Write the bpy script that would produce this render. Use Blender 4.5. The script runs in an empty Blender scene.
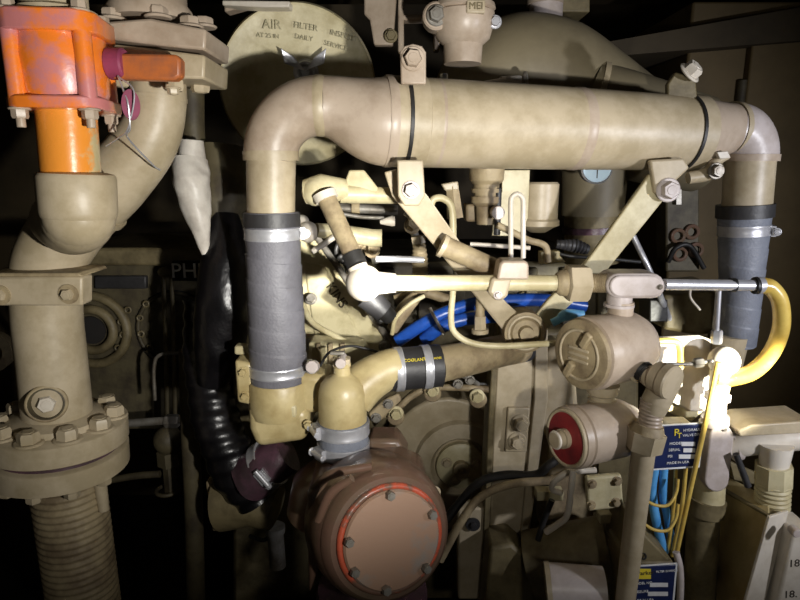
import bpy, bmesh, math, random
from mathutils import Vector, Matrix
random.seed(7)
COL = bpy.context.scene.collection
PI = math.pi
# ------------------------------------------------------------------ camera
F = 600.0
PITCH = math.radians(12)
CAM = Vector((0, 0, 1.5))
RIGHT = Vector((1, 0, 0)); FWD = Vector((0, math.cos(PITCH), -math.sin(PITCH))); UPV = Vector((0, math.sin(PITCH), math.cos(PITCH)))
X = Vector((1, 0, 0)); Y_ = Vector((0, 1, 0)); Z = Vector((0, 0, 1)); FRONT = Vector((0, -1, 0))
cd = bpy.data.cameras.new('camera'); cam = bpy.data.objects.new('camera', cd); COL.objects.link(cam)
cam.location = CAM; cam.rotation_euler = (math.radians(90) - PITCH, 0, 0)
cd.sensor_width = 36; cd.lens = 36 * F / 800; cd.clip_start = 0.02
bpy.context.scene.camera = cam

def V(px, py, Y):
    """photo position -> place on the vertical plane at distance Y"""
    d = FWD + RIGHT * ((px - 400) / F) + UPV * ((300 - py) / F)
    return CAM + d * (Y / d.y)
def S(n, p):
    """n photo pixels at place p in metres"""
    return n * (p - CAM).dot(FWD) / F
def LL(n, Y): return n * Y / F

# ------------------------------------------------------------------ materials
def lin(c):
    return tuple(((v / 255) / 12.92 if v / 255 <= 0.04045 else ((v / 255 + 0.055) / 1.055) ** 2.4) for v in c)
def mat(name, rgb, rgb2=None, rough=0.45, metal=0.0, scale=18, bump=0.15, bscale=120, mix=(0.42, 0.62), coat=0.0, rough2=None, spec=0.5):
    m = bpy.data.materials.new(name); m.use_nodes = True
    nt = m.node_tree; n = nt.nodes; l = nt.links; b = n['Principled BSDF']
    c1 = lin(rgb) + (1,); c2 = lin(rgb2 if rgb2 else tuple(v * 0.82 for v in rgb)) + (1,)
    tc = n.new('ShaderNodeTexCoord')
    nz = n.new('ShaderNodeTexNoise'); nz.inputs['Scale'].default_value = scale; nz.inputs['Detail'].default_value = 6; nz.inputs['Roughness'].default_value = 0.65
    l.new(tc.outputs['Object'], nz.inputs['Vector'])
    r = n.new('ShaderNodeValToRGB'); r.color_ramp.elements[0].position = mix[0]; r.color_ramp.elements[1].position = mix[1]
    r.color_ramp.elements[0].color = c1; r.color_ramp.elements[1].color = c2
    l.new(nz.outputs['Fac'], r.inputs['Fac']); l.new(r.outputs['Color'], b.inputs['Base Color'])
    b.inputs['Metallic'].default_value = metal
    b.inputs['Specular IOR Level'].default_value = spec
    mr = n.new('ShaderNodeMapRange'); mr.inputs['To Min'].default_value = rough - 0.08; mr.inputs['To Max'].default_value = (rough2 or rough) + 0.12
    l.new(nz.outputs['Fac'], mr.inputs['Value']); l.new(mr.outputs['Result'], b.inputs['Roughness'])
    b.inputs['Coat Weight'].default_value = coat
    if bump:
        n2 = n.new('ShaderNodeTexNoise'); n2.inputs['Scale'].default_value = bscale; n2.inputs['Detail'].default_value = 4
        l.new(tc.outputs['Object'], n2.inputs['Vector'])
        bp = n.new('ShaderNodeBump'); bp.inputs['Strength'].default_value = bump; bp.inputs['Distance'].default_value = 0.002
        l.new(n2.outputs['Fac'], bp.inputs['Height']); l.new(bp.outputs['Normal'], b.inputs['Normal'])
    return m
M = {}
M['tan'] = mat('tan_paint', (178, 164, 138), (158, 144, 116), rough=0.42, bump=0.1)
M['tan_pink'] = mat('pinkish_tan_paint', (176, 160, 142), (156, 139, 120), rough=0.38, bump=0.1)
M['cream'] = mat('cream_paint', (196, 186, 150), (170, 158, 120), rough=0.42, bump=0.15)
M['yellowtan'] = mat('yellowish_tan_paint', (184, 168, 124), (160, 142, 98), rough=0.38, bump=0.2, bscale=80)
M['dusty'] = mat('dusty_tan_paint', (160, 144, 112), (118, 102, 78), rough=0.6, bump=0.35)
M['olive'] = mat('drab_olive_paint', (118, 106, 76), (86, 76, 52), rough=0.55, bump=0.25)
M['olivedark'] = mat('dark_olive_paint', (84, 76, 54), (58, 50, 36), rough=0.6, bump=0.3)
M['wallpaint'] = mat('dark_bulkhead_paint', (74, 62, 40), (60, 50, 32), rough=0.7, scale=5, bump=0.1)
M['black'] = mat('black_rubber', (26, 25, 24), (40, 38, 36), rough=0.5, bump=0.3)
M['deepblack'] = mat('deep_black_rubber', (11, 10, 12), (18, 16, 18), rough=0.3, bump=0.4)  # deeper black than the plain black rubber
M['blackgloss'] = mat('black_plastic_sleeve', (22, 20, 24), (34, 28, 34), rough=0.25, bump=0.3)
M['grey'] = mat('grey_wrapped_rubber', (106, 105, 111), (92, 91, 97), rough=0.55, bump=0.35, bscale=300)
M['greyblue'] = mat('blue_grey_wrapped_rubber', (122, 126, 136), (102, 106, 116), rough=0.5, bump=0.35, bscale=300)
M['hosedark'] = mat('charcoal_rubber', (50, 49, 50), (38, 37, 38), rough=0.5, bump=0.3)
M['steel'] = mat('bright_steel', (200, 200, 204), (172, 172, 176), rough=0.34, metal=0.55, bump=0.05)
M['steeldull'] = mat('dull_steel', (150, 146, 138), (104, 96, 84), rough=0.42, metal=0.5, bump=0.15)
M['orange'] = mat('orange_stained_paint', (226, 120, 36), (190, 118, 116), rough=0.3, scale=24, mix=(0.44, 0.6), bump=0.3, bscale=60, coat=0.5)
M['orangebar'] = mat('burnt_orange_paint', (176, 98, 48), (140, 84, 58), rough=0.45, scale=30)
M['orangepipe'] = mat('orange_over_tan_paint', (222, 140, 50), (190, 176, 134), rough=0.28, scale=11, mix=(0.5, 0.56), coat=0.4)
M['redpink'] = mat('reddish_brown_sealed_paint', (108, 82, 68), (96, 80, 62), rough=0.33, scale=14, bump=0.5, bscale=40, coat=0.3)
M['redseal'] = mat('orange_red_gasket_sealant', (186, 84, 58), (112, 84, 68), rough=0.35, scale=14, mix=(.48,.54), bump=0.6, bscale=90, coat=0.3)
M['face'] = mat('dull_salmon_grey_plate', (160, 128, 106), (140, 132, 124), rough=0.5, scale=6, mix=(.47, .56), bump=0.15)
M['reddisc'] = mat('dark_red_paint', (150, 42, 46), (112, 40, 44), rough=0.5)
M['blue'] = mat('bright_blue_rubber', (38, 88, 184), (28, 68, 150), rough=0.3, bump=0.1)
M['overlit_blue'] = mat('overlit_blue_rubber', (90, 160, 214), (60, 128, 190), rough=0.3)  # paler copy of the blue rubber, overexposure painted into the colour
M['blueblk'] = mat('blue_black_nameplate', (34, 44, 84), (28, 36, 68), rough=0.3, bump=0)
M['white'] = mat('white_ink', (226, 226, 224), (205, 205, 205), rough=0.5, bump=0)
M['yellow'] = mat('yellow_ink', (228, 208, 60), (214, 190, 50), rough=0.5, bump=0)
M['ink'] = mat('dark_ink', (52, 46, 40), (60, 54, 46), rough=0.6, bump=0)
M['stencil'] = mat('faded_stencil_ink', (158, 150, 120), (160, 154, 122), rough=0.6, bump=0)
M['yellowtube'] = mat('yellow_lacquered_tubing', (206, 178, 92), (180, 146, 62), rough=0.3, coat=0.4)
M['silvercloth'] = mat('silver_insulating_cloth', (214, 208, 198), (186, 178, 168), rough=0.4, bump=0.6, bscale=60)
M['purple'] = mat('purple_brown_rubber', (88, 60, 72), (64, 50, 54), rough=0.35, bump=0.4)
M['tag'] = mat('maroon_tag', (136, 56, 84), (104, 44, 66), rough=0.5)
M['lightblue'] = mat('pale_blue_plastic', (120, 190, 232), (90, 160, 214), rough=0.35)
M['gaugeface'] = mat('pale_dial_face', (190, 214, 232), (170, 196, 220), rough=0.3, bump=0)
M['hole'] = mat('dark_recess', (20, 18, 15), (26, 22, 18), rough=0.8, bump=0)
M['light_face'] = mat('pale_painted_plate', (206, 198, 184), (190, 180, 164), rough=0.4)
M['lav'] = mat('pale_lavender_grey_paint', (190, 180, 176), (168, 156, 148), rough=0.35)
M['ductpaint'] = mat('dull_brown_tan_paint', (122, 112, 88), (108, 98, 76), rough=0.55, scale=6, bump=0.1)
M['lockerpaint'] = mat('brown_locker_paint', (112, 94, 60), (98, 82, 52), rough=0.6, scale=5, bump=0.1)
M['floor'] = mat('oily_dark_floor', (34, 31, 27), (24, 22, 20), rough=0.5)

# ------------------------------------------------------------------ object helpers
def T(name, label, cat, at, group=None):
    o = bpy.data.objects.new(name, None); COL.objects.link(o); o.empty_display_size = 0.02
    o.location = at; o['label'] = label; o['category'] = cat
    if group: o['group'] = group
    o['_at'] = 0
    del o['_at']
    return o
def world_loc(p):
    v = Vector((0, 0, 0))
    while p is not None:
        v += p.location; p = p.parent
    return v
def frame(d):
    d = d.normalized()
    a = Z if abs(d.z) < 0.9 else X
    u = d.cross(a).normalized(); v = d.cross(u).normalized()
    return u, v
def catmull(pts, n=10):
    out = []
    P = [pts[0] * 2 - pts[1]] + list(pts) + [pts[-1] * 2 - pts[-2]]
    for i in range(1, len(P) - 2):
        for k in range(n):
            t = k / n
            a, b, c, d = P[i - 1], P[i], P[i + 1], P[i + 2]
            out.append(0.5 * ((2 * b) + (c - a) * t + (2 * a - 5 * b + 4 * c - d) * t * t + (3 * b - a - 3 * c + d) * t ** 3))
    out.append(P[-2]); return out

class B:
    def __init__(s): s.v = []; s.f = []
    def add(s, vs, fs):
        o = len(s.v); s.v += [Vector(v) for v in vs]; s.f += [tuple(i + o for i in f) for f in fs]; return s
    def sweep(s, pts, r, seg=28, rf=None, caps=True):
        n = len(pts); rs = r if isinstance(r, (list, tuple)) else [r] * n
        tan = []
        for i in range(n):
            a = pts[max(0, i - 1)]; b = pts[min(n - 1, i + 1)]; t = (b - a)
            tan.append(t.normalized() if t.length > 1e-9 else (tan[-1] if tan else Z))
        u, v = frame(tan[0]); vs = []; L = 0
        for i in range(n):
            if i:
                u = (u - tan[i] * u.dot(tan[i])).normalized(); L += (pts[i] - pts[i - 1]).length
            v = tan[i].cross(u)
            for k in range(seg):
                a = 2 * PI * k / seg
                rr = rs[i] * (rf(L, a) if rf else 1)
                vs.append(pts[i] + (u * math.cos(a) + v * math.sin(a)) * rr)
        fs = []
        for i in range(n - 1):
            for k in range(seg):
                k2 = (k + 1) % seg
                fs.append((i * seg + k, i * seg + k2, (i + 1) * seg + k2, (i + 1) * seg + k))
        if caps:
            fs.append(tuple(reversed(range(seg)))); fs.append(tuple((n - 1) * seg + k for k in range(seg)))
        return s.add(vs, fs)
    def tube(s, P, r, n=10, seg=24, rf=None, caps=True, smooth=True):
        """P: list of (px,py,Y) ; r px or list of px"""
        w = [V(*p) for p in P]
        R = [S(q, p) for q, p in zip(r if isinstance(r, (list, tuple)) else [r] * len(w), w)]
        if smooth and len(w) > 2:
            q = catmull(w, n); R2 = []
            for i in range(len(q)):
                t = i / n; k = min(int(t), len(R) - 2); f = t - k
                R2.append(R[k] * (1 - f) + R[k + 1] * f)
            return s.sweep(q, R2, seg, rf, caps)
        if n > 1 and rf:
            q = []; R2 = []
            for i in range(len(w) - 1):
                for k in range(n):
                    f = k / n; q.append(w[i].lerp(w[i + 1], f)); R2.append(R[i] * (1 - f) + R[i + 1] * f)
            q.append(w[-1]); R2.append(R[-1])
            return s.sweep(q, R2, seg, rf, caps)
        return s.sweep(w, R, seg, rf, caps)
    def lathe(s, p, d, prof, seg=36, start=0):
        d = d.normalized(); u, v = frame(d); vs = []; fs = []; n = len(prof)
        for (t, r) in prof:
            for k in range(seg):
                a = 2 * PI * (k + start) / seg
                vs.append(p + d * t + (u * math.cos(a) + v * math.sin(a)) * max(r, 1e-5))
        for i in range(n - 1):
            for k in range(seg):
                k2 = (k + 1) % seg
                fs.append((i * seg + k, i * seg + k2, (i + 1) * seg + k2, (i + 1) * seg + k))
        fs.append(tuple(reversed(range(seg)))); fs.append(tuple((n - 1) * seg + k for k in range(seg)))
        return s.add(vs, fs)
    def cyl(s, p, d, r, h, seg=32, c=0.12):
        c = min(c * r, h * 0.4)
        return s.lathe(p, d, [(0, r - c), (c, r), (h - c, r), (h, r - c)], seg)
    def ball(s, p, r, sc=(1, 1, 1), seg=24):
        prof = [(-r * math.cos(PI * i / 14), r * math.sin(PI * i / 14)) for i in range(15)]
        o = len(s.v); s.lathe(Vector((0, 0, 0)), Z, prof, seg)
        for i in range(o, len(s.v)):
            q = s.v[i]; s.v[i] = p + Vector((q.x * sc[0], q.y * sc[1], q.z * sc[2]))
        return s
    def torus(s, p, d, R, r, a0=0, a1=2 * PI, n=48, seg=10):
        u, v = frame(d)
        full = abs(a1 - a0 - 2 * PI) < 1e-6
        pts = [p + (u * math.cos(a0 + (a1 - a0) * i / n) + v * math.sin(a0 + (a1 - a0) * i / n)) * R for i in range(n + 1)]
        return s.sweep(pts, r, seg, caps=not full)
    def prism(s, poly, vec):
        n = len(poly); vs = list(poly) + [q + vec for q in poly]
        # outward orientation left to recalc
        fs = [tuple(range(n)), tuple(reversed(range(n, 2 * n)))]
        for i in range(n):
            j = (i + 1) % n; fs.append((i, i + n, j + n, j))
        return s.add(vs, fs)
    def plate(s, pp, Y, d):
        """pp: list of (px,py) or (px,py,Y); d depth metres away from camera"""
        return s.prism([V(q[0], q[1], q[2] if len(q) > 2 else Y) for q in pp], Vector((0, d, 0)))
    def rect(s, x0, y0, x1, y1, Y, d): return s.plate([(x0, y0), (x1, y0), (x1, y1), (x0, y1)], Y, d)
    def box(s, c, u, v, w):
        """c centre, u v w half-extent vectors"""
        P = [c - u - v - w, c + u - v - w, c + u + v - w, c - u + v - w]
        return s.prism(P, w * 2)
    def bolt(s, p, d, r, h=None, washer=True):
        d = d.normalized(); h = h or r * 0.9
        if washer: s.cyl(p - d * r * 0.1, d, r * 1.35, r * 0.3, 20)
        q = p + d * r * 0.15
        s.lathe(q, d, [(0, r), (h * 0.75, r), (h, r * 0.86)], 6, start=random.random())
        s.lathe(q + d * h * 0.98, d, [(0, r * 0.55), (r * 0.08, r * 0.5)], 14)
        return s
    def build(s, name, m, parent=None, bev=0, label=None, tag=None, kind=None, smooth=True, seg=2):
        me = bpy.data.meshes.new(name); off = world_loc(parent)
        if parent is None:
            lo = Vector([min(v[i] for v in s.v) for i in range(3)]); hi = Vector([max(v[i] for v in s.v) for i in range(3)])
            org = Vector(((lo.x + hi.x) / 2, (lo.y + hi.y) / 2, lo.z))
        else: org = off
        me.from_pydata([v - org for v in s.v], [], s.f)
        bm = bmesh.new(); bm.from_mesh(me); bmesh.ops.recalc_face_normals(bm, faces=bm.faces); bm.to_mesh(me); bm.free()
        me.materials.append(M[m] if isinstance(m, str) else m)
        me.polygons.foreach_set('use_smooth', [smooth] * len(me.polygons))
        if smooth: me.set_sharp_from_angle(angle=math.radians(38))
        o = bpy.data.objects.new(name, me); COL.objects.link(o)
        if parent: o.parent = parent
        else: o.location = org
        if bev:
            md = o.modifiers.new('bevel', 'BEVEL'); md.width = bev; md.segments = seg; md.limit_method = 'ANGLE'; md.angle_limit = math.radians(40)
            md.harden_normals = False
        if label: o['label'] = label
        if tag:
            o['label'] = tag[0]; o['category'] = tag[1]
            if len(tag) > 2: o['group'] = tag[2]
        if kind: o['kind'] = kind
        return o
def text(st, p, u, n, size, m, parent, name='lettering', depth=0.0004, align='CENTER'):
    """st at p, reading along u, facing n; size = letter height metres"""
    cu = bpy.data.curves.new('t', 'FONT'); cu.body = st; cu.size = size * 1.4; cu.extrude = depth; cu.align_x = align; cu.align_y = 'CENTER'
    cu.resolution_u = 3
    ob = bpy.data.objects.new('t', cu); COL.objects.link(ob)
    dg = bpy.context.evaluated_depsgraph_get(); me = bpy.data.meshes.new_from_object(ob.evaluated_get(dg))
    bpy.data.objects.remove(ob); bpy.data.curves.remove(cu)
    u = u.normalized(); n = (n - u * n.dot(u)).normalized(); w = n.cross(u)
    off = world_loc(parent)
    mt = Matrix((u, w, n)).transposed().to_4x4(); mt.translation = p - off
    me.transform(mt); me.materials.clear(); me.materials.append(M[m])
    o = bpy.data.objects.new(name, me); COL.objects.link(o); o.parent = parent
    return o
def bolts(parent, places, r, d=FRONT, m='tan', name='bolt', h=None):
    for p in places:
        w = V(*p) if not isinstance(p, Vector) else p
        B().bolt(w, d, S(r, w), h).build(name, m, parent)
def helix(pitch, amp, turns=1):
    def f(s, a):
        return 1 + amp * math.sin(2 * PI * s / pitch + a * turns)
    return f
def wrapf(pitch, amp):
    def f(s, a):
        t = ((s / pitch + a / (2 * PI)) % 1.0)
        return 1 + amp * (1 - t)
    return f
def crumple(amp, k1=90, k2=3):
    return lambda s, a: 1 + amp * (math.sin(s * k1 + 2 * math.sin(a * 2)) * 0.6 + 0.5 * math.sin(a * k2 + s * k1 * 0.4) + 0.3 * math.sin(s * k1 * 2.3 + a * 5))
def clamp_band(parent, p, d, r, w, m='steel', screw=None):
    """worm-drive band around a hose"""
    d = d.normalized()
    b = B().lathe(p - d * w / 2, d, [(0, r * 0.98), (0, r * 1.035), (w * 0.12, r * 1.045), (w * 0.2, r * 1.03), (w * 0.8, r * 1.03), (w * 0.88, r * 1.045), (w, r * 1.035), (w, r * 0.98)], 48)
    c = b.build('clamp_band', m, parent)
    if screw is not None:
        q = p + screw * r * 1.08
        t = d.cross(screw).normalized()
        k = B().box(q, screw * r * 0.09, t * r * 0.28, d * w * 0.5)
        k.cyl(q + screw * r * 0.1 - t * r * 0.4, t, r * 0.12, r * 0.8, 12)
        k.bolt(q + screw * r * 0.1 + t * r * 0.4, t, r * 0.13)
        k.build('clamp_screw', m, c, bev=0.0006)
    return c

# =================================================================== SETTING
def structure(name, b, m): return b.build(name, m, kind='structure', smooth=False)
structure('floor', B().box(Vector((0, 1.2, -0.05)), X * 2.2, Y_ * 1.9, Z * 0.05), 'floor')
structure('ceiling', B().box(Vector((0, 1.2, 2.45)), X * 2.2, Y_ * 1.9, Z * 0.05), 'wallpaint')
structure('wall_back', B().box(Vector((0, 2.65, 1.2)), X * 2.2, Y_ * 0.05, Z * 1.25), 'wallpaint')
structure('wall_left', B().box(Vector((-2.0, 1.2, 1.2)), X * 0.05, Y_ * 1.5, Z * 1.25), 'wallpaint')
structure('wall_right', B().box(Vector((2.0, 1.2, 1.2)), X * 0.05, Y_ * 1.5, Z * 1.25), 'wallpaint')

structure('skid_bed', B().box(Vector((0, .80, .36)), X * 0.85, Y_ * 0.14, Z * 0.36), 'wallpaint')  # unseen steel skid bed under the pump, posts and boxes
# ---- side bulkhead cabinet seen behind the big pipe's far elbow
t = T('equipment_locker', 'dark brown steel locker standing behind the far elbow of the big pipe', 'locker', Vector((0.95, 1.75, 0)))
B().box(Vector((1.18, 1.75, 0.95)), X * 0.48, Y_ * 0.2, Z * 0.95).build('locker_body', 'lockerpaint', t, bev=0.006)
p = V(690, 100, 1.53); x0 = 0.86
B().box(Vector((1.24, 1.537, 0.93)), X * 0.40, Y_ * 0.012, Z * 0.88).build('door', 'lockerpaint', t, bev=0.004)
for zz in (0.4, 1.0, 1.6):
    B().cyl(Vector((0.835, 1.54, zz)), Z, 0.012, 0.12, 16).build('hinge', 'olivedark', t)
# overhead ledge / beam
structure('trim_1', B().prism([V(590, 45, 1.5), V(830, 2, 1.5), V(830, 38, 1.5), V(590, 58, 1.5)], Vector((0, 0.5, 0))), 'wallpaint')
structure('trim_2', B().prism([V(-40, -40, 1.9), V(830, -40, 1.9), V(830, -5, 1.9), V(-40, -5, 1.9)], Vector((0, 0.1, 0))), 'wallpaint')

# =================================================================== ENGINE (background mass)
t = T('engine_block', 'large dusty tan engine block behind all the pipework', 'engine', Vector((0, 1.45, 0)))
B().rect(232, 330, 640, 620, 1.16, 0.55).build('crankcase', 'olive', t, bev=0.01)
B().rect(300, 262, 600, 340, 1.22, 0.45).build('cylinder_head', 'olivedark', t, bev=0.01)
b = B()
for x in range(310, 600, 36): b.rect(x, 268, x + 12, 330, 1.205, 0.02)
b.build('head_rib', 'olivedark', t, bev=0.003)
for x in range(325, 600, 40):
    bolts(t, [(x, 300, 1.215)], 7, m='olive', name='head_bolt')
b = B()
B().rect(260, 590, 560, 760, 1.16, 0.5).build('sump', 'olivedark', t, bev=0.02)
B().box(Vector((0, 1.4, 0.3)), X * 0.3, Y_ * 0.2, Z * 0.3).build('engine_mount', 'olivedark', t, bev=0.02)

# gear / timing cover with crank boss
t = T('timing_cover', 'round-shouldered tan timing cover with a recessed three-bolt hub', 'engine cover', V(452, 500, 1.08))
arc = [(448 + 62 * math.cos(a), 460 - 62 * math.sin(a)) for a in [PI * k / 16 for k in range(17)]]
B().plate([(q[0], q[1]) for q in arc] + [(386, 530), (510, 530)], 1.06, 0.10).build('cover_body', 'tan', t, bev=0.006, seg=3)
c = V(460, 463, 1.06)
B().lathe(c, FRONT, [(0, S(46, c)), (S(6, c), S(44, c)), (S(8, c), S(30, c)), (S(1, c), S(26, c)), (S(1, c), 0.0)], 48).build('raised_ring', 'tan', t)
B().lathe(c, FRONT, [(0, S(24, c)), (S(7, c), S(24, c)), (S(9, c), S(21, c)), (S(9, c), 0)], 40).build('hub', 'cream', t)
for k in range(3):
    a = math.radians([160, 20, 250][k])
    B().bolt(c + FRONT * S(9, c) + X * S(15, c) * math.cos(a) + Z * S(15, c) * math.sin(a), FRONT, S(4, c)).build('bolt', 'tan', t)
B().lathe(c + FRONT * S(8, c), FRONT, [(0, S(8, c)), (S(8, c), S(8, c)), (S(8, c), S(4, c)), (S(4, c), S(3.6, c)), (S(4, c), 0)], 24).build('hub_nose', 'dusty', t)
bolts(t, [(392, 470, 1.055), (412, 515, 1.055), (500, 505, 1.055)], 5, m='dusty')

# valve cover with cast lettering
t = T('valve_cover', 'cream cast valve cover with raised lettering beside the grey hose', 'engine cover', V(345, 340, 1.0))
P = [V(296, 236, 1.10), V(316, 236, 1.10), V(400, 356, 0.98), V(306, 372, 0.98)]
B().prism(P, Vector((0, 0.07, -0.05))).build('cover_body', 'cream', t, bev=0.006, seg=3)
nrm = (P[2] - P[0]).cross(P[3] - P[0]); nrm = nrm if nrm.y < 0 else -nrm; nrm.normalize()
B().sweep([P[1] + nrm * .003, P[2] + nrm * .003], 0.006, 12).build('edge_rail', 'steeldull', t)
B().prism([P[0].lerp(P[1], .25).lerp(P[3].lerp(P[2], .1), .2) + nrm * .004, P[1].lerp(P[0], .3).lerp(P[2].lerp(P[3], .3), .25) + nrm * .004,
           P[2].lerp(P[3], .3).lerp(P[1], .12) + nrm * .004, P[3].lerp(P[2], .15).lerp(P[0], .12) + nrm * .004], nrm * -0.006).build('raised_panel', 'cream', t, bev=0.003)
text('KINS', V(337, 296, 1.04) + nrm * .004, (P[2] - P[1]), nrm, 0.017, 'olivedark', t, depth=0.0015)
for q in [(312, 300, 1.03), (310, 345, 0.995), (352, 352, 0.99), (385, 347, .985)]:
    B().bolt(V(*q) + nrm * .006, nrm, 0.008).build('bolt', 'steeldull', t)
B().tube([(303, 305, 1.0), (312, 322, .97), (335, 336, .95), (362, 350, .95)], 3).build('breather_tube', 'cream', t)

# =================================================================== LEFT PIPES
LV = .70
def oct_block(b, cx, cy, Y, rx, depth, h0, h1):
    pass
t = T('orange_valve', 'square bolted valve body stained bright orange on the upright pipe', 'valve', V(62, 112, LV))
ctr = V(62, 60, LV); top = V(60, 18, LV).z; bot = V(62, 112, LV).z; R = S(42, ctr)
axc = Vector((ctr.x, LV, 0))
def sq(r, c, k=6, chamf=0.35):
    pts = []
    for i in range(4):
        a = PI / 4 + i * PI / 2 + math.radians(8)
        for s in (-1, 0, 1):
            aa = a + s * 0.22; rr = r * (1.22 if s == 0 else 1.2)
            pts.append(Vector((c.x + rr * math.cos(aa), c.y + rr * math.sin(aa), 0)))
    return pts
def sqprism(r, z0, z1): 
    return B().prism([q + Z * z0 for q in sq(r, axc)], Z * (z1 - z0))
H = top - bot
sqprism(R * 1.04, bot, bot + H * .13).build('lower_flange', 'orange', t, bev=0.002)
sqprism(R * 1.04, top - H * .22, top).build('upper_flange', 'orange', t, bev=0.002)
B().lathe(axc + Z * (bot + H * .1), Z, [(0, R * .9), (H * .1, R * .98), (H * .3, R * 1.0), (H * .45, R * 1.04), (H * .6, R * 1.0), (H * .72, R * .98)], 40).build('valve_body', 'orange', t)
for i in range(4):
    a = PI / 4 + i * PI / 2 + math.radians(8)
    q = Vector((axc.x + R * 1.07 * math.cos(a), axc.y + R * 1.07 * math.sin(a), 0))
    B().lathe(q + Z * (bot + H * .1), Z, [(0, R * .2), (H * .7, R * .2)], 16).build('stud_boss', 'orange', t)
    B().bolt(q + Z * top, Z, R * .17, R * .2).build('bolt', 'tan_pink', t)
    B().bolt(q + Z * bot, -Z, R * .18, R * .2).build('nut', 'tan_pink', t)
    B().cyl(q + Z * (bot - R * .42), Z, R * .1, R * .3, 12).build('stud_end', 'tan_pink', t)
B().lathe(Vector((axc.x, axc.y, top)), Z, [(0, R * .9), (H * .06, R * .88), (H * .1, R * .7)], 40).build('neck', 'tan', t)

t = T('riser_pipe', 'short tan pipe stub rising above the orange valve', 'pipe', V(62, 16, LV))
B().lathe(Vector((axc.x - .002, LV, top + .004)), Z, [(0, S(31, ctr)), (.22, S(31, ctr))], 36).build('pipe_run', 'tan', t)
# pipe under the valve, orange above then elbow
t = T('elbow_pipe', 'tan socket elbow under the orange valve, its pipe painted orange', 'pipe', V(80, 240, LV))
B().tube([(66, 108, LV), (72, 186, LV)], [28, 27.5], smooth=False, seg=36).build('straight_run', 'orangepipe', t)
c0 = V(76, 172, LV); c1 = V(79, 216, LV); dd = (c1 - c0)
B().lathe(c0, dd, [(0, S(28, c0)), (.002, S(35, c0)), (.006, S(37, c0)), (dd.length * .9, S(36, c1)), (dd.length, S(35, c1)), (dd.length + .002, S(34, c1))], 44).build('socket', 'tan', t)
pts = [V(79, 212, LV)]
for k in range(1, 13):
    a = PI / 2 * k / 12
    pts.append(V(79, 212, LV) + Vector((-.034 * (1 - math.cos(a)), 0.040 * (1 - math.cos(a)), -0.016 * math.sin(a))))
pts.append(pts[-1] + Vector((-.03, .04, -.0)))
B().sweep(pts, [S(34, c1)] * 6 + [S(33, c1)] * 8, 36).build('elbow_bend', 'tan', t)
B().ball(V(79, 216, LV), S(34, c1), (1, 1, .98)).build('elbow_heel', 'tan', t)

# S-bend pipe
SP = .81
t = T('s_bend_pipe', 'large tan pipe curving down diagonally behind the orange-painted elbow', 'pipe', V(60, 430, SP))
b = B().tube([(158, 66, SP), (158, 104, SP), (146, 142, SP), (114, 182, SP), (76, 220, SP), (50, 262, SP), (47, 310, SP), (52, 360, SP), (58, 418, SP)],
             [26, 27, 30, 33, 34, 34, 32.5, 32, 32], n=8, seg=36).build('bent_run', 'tan', t)
for (x, y, x2, y2, r) in ((158, 96, 158, 100, 27.5), (96, 200, 92, 204, 35)):
    B().sweep([V(x, y, SP), V(x2, y2, SP)], S(r, V(x, y, SP)) * 1.02, 36).build('weld_seam', 'tan', t)
# boss recess
bn = Vector((.42, -.9, .05)).normalized(); c = V(50, 394, SP) + bn * S(33, V(45, 396, SP))
FR_ = FRONT; FRONT = bn
B().torus(c, FRONT, S(17, c), S(2.5, c)).build('boss_rim', 'dusty', t)
B().lathe(c - bn * .02, bn, [(0, S(17, c)), (.023, S(17, c)), (.024, S(15, c)), (.010, S(13, c)), (.010, 0)], 32).build('boss', 'olivedark', t)  # dark colour paints in the shade of the deep recess
B().bolt(c + FRONT * S(-8, c), FRONT, S(9, c), S(12, c)).build('plug', 'light_face', t)
FRONT = FR_

# top flange plates on the s bend
t = T('flange_joint', 'pair of thick tan flange plates bolted together above the curved pipe', 'flange', V(175, 80, SP))
def slab(pp, Yf, dpt, name, m, bev=.003, **k): return B().plate(pp, Yf, dpt).build(name, m, t, bev=bev, **k)
slab([(98, 22), (150, 18), (206, 29), (205, 50), (166, 46), (98, 38)], .75, .10, 'upper_plate', 'tan_pink')
slab([(98, 42), (166, 50), (205, 55), (204, 79), (140, 77), (98, 73)], .755, .10, 'lower_plate', 'tan')
B().lathe(V(163, 48, SP), Z, [(0, S(30, V(163, 48, SP))), (.015, S(30, V(163, 48, SP)))], 32).build('gasket', 'dusty', t)
for q in ((112, 16, .77), (158, 14, .77), (190, 24, .78), (204, 24, .84)):
    B().bolt(V(*q) + Z * -.004, Z, .012, .010).build('bolt', 'tan_pink', t)
for q in ((174, 82, .775), (200, 84, .82), (122, 78, .8)):
    B().bolt(V(*q) + Z * .005, -Z, .012, .014).build('nut', 'tan', t)
for q in ((166, 50, .765), (194, 52, .785)):
    B().cyl(V(q[0], q[1] + 6, q[2] + .03), Z, .008, .03, 12).build('stud', 'tan', t)
t = T('flange_riser', 'tan pipe stub above the bolted flange plates', 'pipe', V(150, 14, SP))
B().lathe(V(150, 22, SP), Z, [(0, .052), (.012, .052), (.02, .046), (.25, .046)], 36).build('pipe_run', 'tan_pink', t)

t = T('orange_lever', 'flat burnt orange bar reaching from the orange valve to the flange plates', 'lever', V(148, 80, .70))
B().plate([(112, 53), (176, 54), (180, 60), (180, 76), (174, 80), (112, 79)], .70, .018).build('lever_bar', 'orangebar', t, bev=.003)
B().cyl(V(108, 64, .708), X, .017, .02, 20).build('pivot_nut', 'tag', t)
bolts(t, [(173, 88, .715)], 6, d=-Z, m='tan')
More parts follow.
